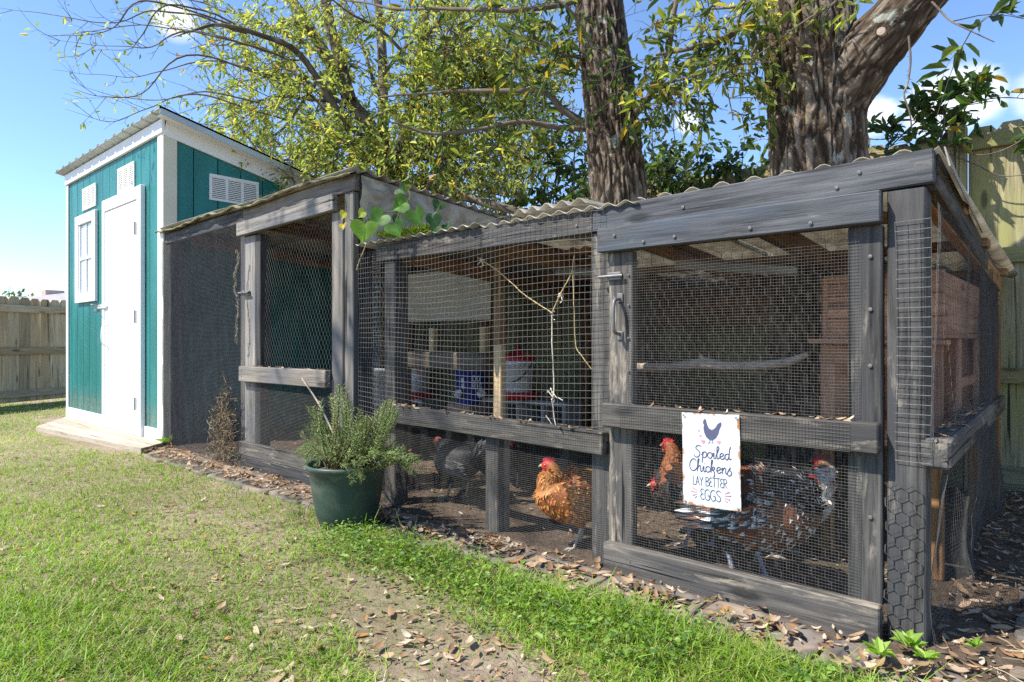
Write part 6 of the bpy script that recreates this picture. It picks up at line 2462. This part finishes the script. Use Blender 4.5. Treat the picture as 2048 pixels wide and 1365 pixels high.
def build_edging():
    rr = random.Random(31)
    meshes = [edging_mesh(.34, .235, .017, .030, s) for s in range(5)]
    xs = [-5.05 + k * .36 for k in range(13)]
    words = ['nearest the shed', 'second from the shed', 'third from the shed', 'fourth from the shed', 'under the left run door', 'beside the left door sill', 'just before the rosemary pot', 'behind the rosemary pot',
             'right of the rosemary pot', 'before the short middle post', 'before the golden hen', 'before the middle post', 'before the left half of the sign door']
    spots = [(x, 1.885 + rr.uniform(-.02, .02), rr.uniform(-.10, .10)) for x in xs]
    spots += [(-.37, 1.84, -.05)]
    words += ['at the foot of the corner post']
    spots += [(.02, 2.02, .12), (.0, 2.42, .05), (-.01, 2.74, .1), (.02, 3.12, 1.4), (-.03, 3.52, 1.55), (.0, 3.90, 1.5), (-.02, 4.22, 1.55)]
    words += ['outside the corner post on the path', 'second along the fence path', 'third along the fence path', 'fourth along the fence path', 'fifth along the fence path', 'sixth along the fence path', 'last on the path, by the fence']
    for k, ((x, y, a), wd) in enumerate(zip(spots, words)):
        side = x > -.2
        M = Matrix.Translation((x, y, ground_h(x, y) * .5 + (.0 if not side else .006))) @ Matrix.Rotation(a, 4, 'Z') @ Matrix.Rotation(rr.uniform(-.05, .05), 4, 'X') @ Matrix.Rotation(rr.uniform(-.03, .03), 4, 'Y')
        put('edging_block', meshes[k % 5], None, M, label='leaf-filled dark edging block ' + wd, category='edging block', group='edging blocks laid round the coop')
        CELLS.append((x, y, a))


build_edging()


# ------------------------------------------------------------------ grass
def bare(x, y):
    """0 where turf is thick, 1 where soil and leaves show"""
    P = np.stack([x * 1.1, y * 1.1, x * 0], -1)
    b = fbm(P, 41, 4)
    m = np.clip((b - .45) / .22, 0, 1) * .60
    for cx, cy, rx, ry, s in ((-1.85, 1.38, .40, .13, 1.5), (-1.38, 1.22, .50, .16, 1.7), (-1.10, 1.12, .40, .16, 1.7), (-1.75, 1.02, .35, .12, .7), (-2.4, 1.0, .40, .13, .6), (-.75, 1.28, .35, .10, .8),
                              (-3.4, 1.25, .5, .14, .6), (-.5, 1.50, .25, .10, .5), (-1.3, .80, .5, .14, .8)):
        m = np.maximum(m, s * np.exp(-(((x - cx) / rx) ** 2 + ((y - cy) / ry) ** 2)))
    for cx, cy, rx, ry, s in ((-1.75, 1.62, .7, .13, .9), (-1.0, 1.55, .45, .15, .8), (-2.15, 1.55, .4, .2, .8)):
        m = m * (1 - s * np.exp(-(((x - cx) / rx) ** 2 + ((y - cy) / ry) ** 2)))
    return np.clip(m, 0, 1)


def free_ground(x, y):
    ok = (y < 1.80) | (x < -8.6) | ((x > .25) & (y < 1.9))
    ok &= ~((x > -8.0 + (1.9 - y) * 1.6) & (x < -5.5) & (y > 1.57 + .10 * np.clip(x + 6.4, 0, 1)))
    ok &= ~((x > -5.6) & (x < .3) & (y > 1.81 - .03 * np.sin(x * 9)))
    ok &= np.hypot(x + 2.60, y - 1.755) > .14
    return ok


def build_grass():
    n = 330000
    f = np.exp(RNG.uniform(math.log(1.15), math.log(15), n))
    u = RNG.uniform(-1.0, .95, n)
    r = u * f
    x, y = r * SA - f * CA, r * CA + f * SA
    b = bare(x, y)
    keep = free_ground(x, y) & (RNG.random(n) > b * .97)
    x, y, f, b = x[keep], y[keep], f[keep], b[keep]
    n = len(x)
    z = ground_h(x, y)
    cl = fbm(np.stack([x * 5, y * 5, x * 0], -1), 77, 2)
    strip = np.exp(-((y - 1.66) / .16) ** 2) * (x > -3.2)
    h = RNG.uniform(.016, .042, n) * (.6 + .9 * cl) * (1 + 1.0 * strip) * (1 - .3 * b)
    h[RNG.random(n) < .05] *= 2.0
    wd = np.maximum(.0022 + .0018 * RNG.random(n), f * .0007)
    h = np.maximum(h, f * .0042)
    az = RNG.uniform(0, 2 * math.pi, n)
    lean = RNG.uniform(.2, 1.4, n)
    D = np.stack([np.cos(az) * lean, np.sin(az) * lean, np.ones(n)], -1)
    D /= np.linalg.norm(D, axis=1, keepdims=True)
    S = np.stack([-np.sin(az + RNG.normal(0, .5, n)), np.cos(az), np.zeros(n)], -1)
    C = np.stack([x, y, z - .002], -1)
    hz = h[:, None]
    mid = C + D * hz * .55
    tip = C + D * hz * 1.0 + np.stack([np.cos(az) * h * .35, np.sin(az) * h * .35, -h * .16 * lean], -1)
    w = wd[:, None]
    V = np.stack([C - S * w * .5, C + S * w * .5, mid + S * w * .45, mid - S * w * .45, tip + S * w * .08, tip - S * w * .08], 1).reshape(-1, 3)
    k = np.arange(n)[:, None] * 6
    F = np.concatenate([k + np.array([0, 1, 2, 3]), k + np.array([3, 2, 4, 5])])
    pal = palette(n, [(.16, .30, .028), (.23, .38, .04), (.31, .42, .06), (.38, .38, .12), (.44, .37, .19)], [28, 36, 24, 9, 6], .2)
    pn = fbm(np.stack([x * 1.6, y * 1.6, x * 0], -1), 55, 3)[:, None]
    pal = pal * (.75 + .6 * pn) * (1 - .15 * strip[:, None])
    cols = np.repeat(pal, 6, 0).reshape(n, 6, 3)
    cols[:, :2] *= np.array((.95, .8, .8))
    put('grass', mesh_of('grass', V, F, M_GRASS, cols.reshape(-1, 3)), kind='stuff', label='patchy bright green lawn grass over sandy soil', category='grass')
    return n


build_grass()


def build_clover():
    """low broad-leaved weeds knit into the turf along the coop"""
    n = 4200
    x = RNG.uniform(-2.9, -.2, n)
    y = 1.60 + RNG.normal(0, .11, n)
    m = fbm(np.stack([x * 3, y * 3, x * 0], -1), 88, 2) > .5
    ok = m & (y < 1.80) & (np.hypot(x + 2.6, y - 1.755) > .13)
    x, y = x[ok], y[ok]
    n = len(x)
    C = np.stack([x, y, ground_h(x, y) + RNG.uniform(.012, .065, n)], -1)
    az = RNG.uniform(0, 2 * math.pi, n)
    D = np.stack([np.cos(az), np.sin(az), RNG.uniform(-.2, .5, n)], -1)
    Nn = np.stack([RNG.normal(0, .3, n), RNG.normal(0, .3, n), np.ones(n)], -1)
    L = RNG.uniform(.010, .024, n)
    v, f, c = leaf_cards(C, D, Nn, L, L * .75, palette(n, [(.15, .26, .04), (.22, .33, .06), (.09, .17, .05)], [3, 3, 2]), .15, .1)
    put('ground_weeds', mesh_of('ground_weeds', v, f, M_GRASS, c), kind='stuff', label='small bright weeds tangled in the turf along the coop', category='weeds')


build_clover()


def build_weeds():
    for k, (px, py, s, lab) in enumerate(((1818, 1318, .055, 'young lettuce-green weed at the foot of the corner post'), (1757, 1335, .05, 'toothed green weed growing in the corner edging block'),
                                          (1850, 1345, .04, 'tiny weed seedling between the two corner edging blocks'), (1950, 1320, .035, 'small weed in the path edging block nearest the post'),
                                          (1280, 1140, .07, 'thin green sprout against the sign door sill'), (335, 893, .10, 'grass tuft at the shed corner'), (540, 920, .05, 'tiny green seedling below the left run netting'))):
        p = onZ(px, py, .01)
        t = thing('weed_plant', lab, 'weed', tuple(p))
        rr = random.Random(50 + k)
        n = 15 if k not in (4, 5) else 24
        C = np.repeat(p[None], n, 0) + RNG.normal(0, s * .12, (n, 3)) * np.array((1, 1, .2)) + np.array((0, 0, .035))
        az = RNG.uniform(0, 2 * math.pi, n)
        D = np.stack([np.cos(az), np.sin(az), RNG.uniform(.3, 1.6, n)], -1)
        L = s * RNG.uniform(.5, 1.0, n)
        Wr = .5 if k != 5 else .09
        v, f, c = leaf_cards(C, D, np.stack([-np.cos(az), -np.sin(az), np.ones(n) * .8], -1), L, L * Wr, palette(n, [(.20, .34, .04), (.28, .42, .07)], [1, 1]), .12, .25)
        put('leaves', mesh_of('leaves', v, f, M_GRASS, c), t)


build_weeds()


# ------------------------------------------------------------------ fallen leaves
def dry_leaf_mesh(seed):
    rr = random.Random(seed)
    n = 6
    curl, bend = rr.uniform(-.9, 1.3), rr.uniform(-.5, .9)
    V = []
    for i in range(n):
        u = i / (n - 1)
        w = .19 * math.sin(math.pi * min(1, .04 + u * .97) ** .85) ** .7 * (1 + rr.uniform(-.3, .25))
        zc = bend * (u - .5) ** 2
        for s in (-1, 0, 1):
            V.append((u - .5, s * w, zc + abs(s) * w * curl * .6))
    F = []
    for i in range(n - 1):
        for s in range(2):
            a = i * 3 + s
            F.append((a, a + 3, a + 4, a + 1))
    return np.array(V), np.array(F)


DRYCOL = [(.38, .26, .16), (.30, .185, .10), (.46, .35, .24), (.20, .12, .07), (.52, .43, .32), (.38, .19, .07)]
DRYW = [30, 22, 22, 10, 12, 5]


def build_leaves():
    shapes = [dry_leaf_mesh(s) for s in range(9)]
    rr = random.Random(77)
    pts = []

    def addp(x, y, z, s):
        pts.append((x, y, z, s))
    # over the lawn
    while len(pts) < 1900:
        f = math.exp(rr.uniform(math.log(1.3), math.log(9)))
        u = rr.uniform(-.9, .85)
        x, y = u * f * SA - f * CA, u * f * CA + f * SA
        xa, ya = np.array([x]), np.array([y])
        if not free_ground(xa, ya)[0]:
            continue
        b = bare(xa, ya)[0]
        if rr.random() > .22 + .78 * b:
            continue
        addp(x, y, float(ground_h(xa, ya)[0]) + rr.uniform(.002, .014), min(.05, .019 * math.exp(rr.gauss(0, .5))))
    lawn_n = len(pts)
    # drifts along the coop front and in the edging cells
    for k in range(850):
        x = rr.uniform(-5.5, -.25)
        y = rr.gauss(1.93, .07)
        if y > 2.03 and x > -5.6:
            y = 2.03 - abs(rr.gauss(0, .03))
        addp(x, y, .006 + rr.random() * .022, min(.06, .026 * math.exp(rr.gauss(0, .45))))
    for x, y, a in CELLS:
        for k in range(34):
            dx, dy = rr.uniform(-.12, .12), rr.uniform(-.065, .065)
            addp(x + dx * math.cos(a) - dy * math.sin(a), y + dx * math.sin(a) + dy * math.cos(a), .018 + rr.random() * .022, rr.uniform(.024, .05))
    # the path by the fence
    for k in range(3000):
        x, y = rr.uniform(-.36, .75), rr.uniform(1.75, 4.55)
        addp(x, y, .006 + rr.random() * .03, min(.055, .024 * math.exp(rr.gauss(0, .5))))
    # litter inside the coop
    for k in range(900):
        addp(rr.uniform(-5.2, -.45), rr.uniform(2.15, 4.1), .015 + rr.random() * .012, rr.uniform(.012, .04))
    # on rails, sills and the roof
    for k in range(46):
        x = rr.uniform(-2.68, -1.40)
        addp(x, FY - .025 + rr.uniform(-.012, .015), .533 - .016 * (x + 2.7), rr.uniform(.02, .045))
    for k in range(26):
        addp(rr.uniform(-1.3, -.5), FY - .035 + rr.uniform(-.012, .012), .624, rr.uniform(.015, .035))
    for k in range(30):
        addp(rr.uniform(-4.2, -3.25), FY - .02 + rr.uniform(-.012, .012), .687, rr.uniform(.012, .03))
    for k in range(60):
        y = rr.uniform(2.1, 4.1)
        addp(-.322 - .025 * (y - 2.06) + rr.uniform(-.025, .025), y, .592 - .007 * (y - 2.06), rr.uniform(.02, .05))
    pts = np.array(pts)
    scr = pts[:, 3] / np.maximum(.3, (-pts[:, 0] * CA + pts[:, 1] * SA))
    px, py, f = proj_np(pts[:, :3])
    vis = (px > 0) & (px < 2048) & (py > 0) & (py < 1365)
    isl = np.arange(len(pts)) < lawn_n
    score = np.where(vis & isl, scr, 0)
    big = set(np.argsort(-score)[:285].tolist())
    # the leaves that show largest: one object each
    mats = []
    meshes = []
    for si, (V, F) in enumerate(shapes):
        for ci, c in enumerate(DRYCOL):
            vv = np.array(V)
            cc = np.repeat(np.array(c)[None], len(vv), 0) * (1 + .25 * (vnoise(vv * 9 + si, ci) - .5))[:, None]
            meshes.append((mesh_of('dry_leaf', V, F, M_DRY, cc, True), DRYW[ci]))
    wts = [m[1] for m in meshes]
    acc = Acc()
    for k, (x, y, z, s) in enumerate(pts):
        e = Euler((rr.gauss(0, .25), rr.gauss(0, .22), rr.uniform(0, 6.283)))
        M = Matrix.Translation((x, y, z)) @ e.to_matrix().to_4x4() @ Matrix.Scale(s * 1.15, 4)
        if k in big:
            me = rr.choices(meshes, wts)[0][0]
            put('dry_leaf', me, LAWN, M)
        else:
            V, F = shapes[k % 9]
            A = np.array(M)
            v = V @ A[:3, :3].T + A[:3, 3]
            c = np.array(rr.choices(DRYCOL, DRYW)[0]) * rr.uniform(.7, 1.15)
            acc.add(v, F, c)
    put('leaf_litter', acc.mesh('leaf_litter', M_DRY, True), kind='stuff', label='brown fallen oak leaves scattered over lawn, edging and path', category='leaf litter')
    # straw, twigs and crumbs of mulch
    acc = Acc()
    for k in range(1900):
        if k < 900:
            f = math.exp(rr.uniform(math.log(1.3), math.log(6)))
            u = rr.uniform(-.8, .8)
            x, y = u * f * SA - f * CA, u * f * CA + f * SA
            if not free_ground(np.array([x]), np.array([y]))[0]:
                continue
            z = float(ground_h(np.array([x]), np.array([y]))[0]) + .006
        elif k < 1500:
            x, y, z = rr.uniform(-5.2, -.45), rr.uniform(2.12, 3.8), .026
        else:
            x, y, z = rr.uniform(-.34, .7), rr.uniform(1.8, 4.5), .03
        a = rr.uniform(0, 6.28)
        L = rr.uniform(.02, .09)
        d = np.array((math.cos(a), math.sin(a), rr.gauss(0, .12))) * L
        p = np.array((x, y, z))
        v, q = tubes(np.array([p, p + d * .5 + np.array((0, 0, .004)), p + d])[None], rr.uniform(.0006, .0016), 3)
        acc.add(v, q, rr.choice(((.38, .30, .19), (.25, .17, .10), (.16, .11, .07), (.5, .42, .28))))
    put('straw_litter', acc.mesh('straw_litter', M_DRY), kind='stuff', label='thin straw and twig bits strewn on the soil', category='straw')


build_leaves()


def build_small_bits():
    # dead weeds caught on the left netting
    t = thing('dead_weed_clump', 'tangle of dry brown weeds caught on the dark netting', 'dead weeds', tuple(onY(450, 930, 2.0)))
    acc = Acc()
    rr = random.Random(19)
    for k in range(420):
        x0 = rr.gauss(-4.45, .085)
        top = min(.72, max(.12, .62 - abs(x0 + 4.42) * 1.9 + rr.gauss(0, .08)))
        z0 = rr.uniform(0, top * .8)
        p = np.array((x0, 2.0 + rr.gauss(0, .012), z0))
        P = [p]
        d = np.array((rr.gauss(.1, .45), 0, rr.gauss(.75, .5)))
        for s in range(4):
            d = d + np.array((rr.gauss(0, .45), 0, rr.gauss(0, .45)))
            q = P[-1] + d / (np.linalg.norm(d) + 1e-6) * .028
            q[1] = 2.0 + rr.gauss(0, .014)
            P.append(q)
        v, q = tubes(np.array(P)[None], rr.uniform(.0010, .0020), 3)
        acc.add(v, q, rr.choice(((.30, .23, .14), (.22, .16, .10), (.40, .33, .22), (.14, .10, .07))))
    put('stalks', acc.mesh('stalks', M_DRY), t)
    # long dry tendril on the same netting
    P = catmull([onY(478, 500, 2.0), onY(470, 560, 2.0), onY(476, 620, 2.0), onY(474, 690, 2.0)], 30)
    P = P + (np.stack([vnoise(P * 22 + 3 * k, k) for k in range(3)], -1) - .5) * .02
    acc = Acc()
    for k in range(5):
        v, q = tubes((P + RNG.normal(0, .006, P.shape))[None], .0016, 3)
        acc.add(v, q, (.38, .33, .25))
    put('dry_tendril', acc.mesh('dry_tendril', M_DRY), None, I4, label='hanging strand of dry fibre on the dark netting beside the left door', category='tendril')
    # pine cone in the grass
    c = onZ(1120, 1222, .012)
    t = thing('pine_cone', 'small grey pine cone lying in the grass before the coop', 'pine cone', tuple(c))
    acc = Acc()
    for k in range(60):
        u = k / 59
        a = k * 2.4
        r = .016 * math.sin(math.pi * (.12 + .8 * u))
        p = c + np.array(((u - .5) * .045, r * math.cos(a), r * math.sin(a) + .008))
        d = np.array((.35, math.cos(a), math.sin(a)))
        v, f, cc = leaf_cards(p[None], d[None], np.array([[1.0, .1, 0]]), [.010], [.010], np.array([(.26, .24, .23)]), .2, .1)
        acc.add(v, f, cc)
    put('scales', acc.mesh('scales', M_DRY), t)


build_small_bits()
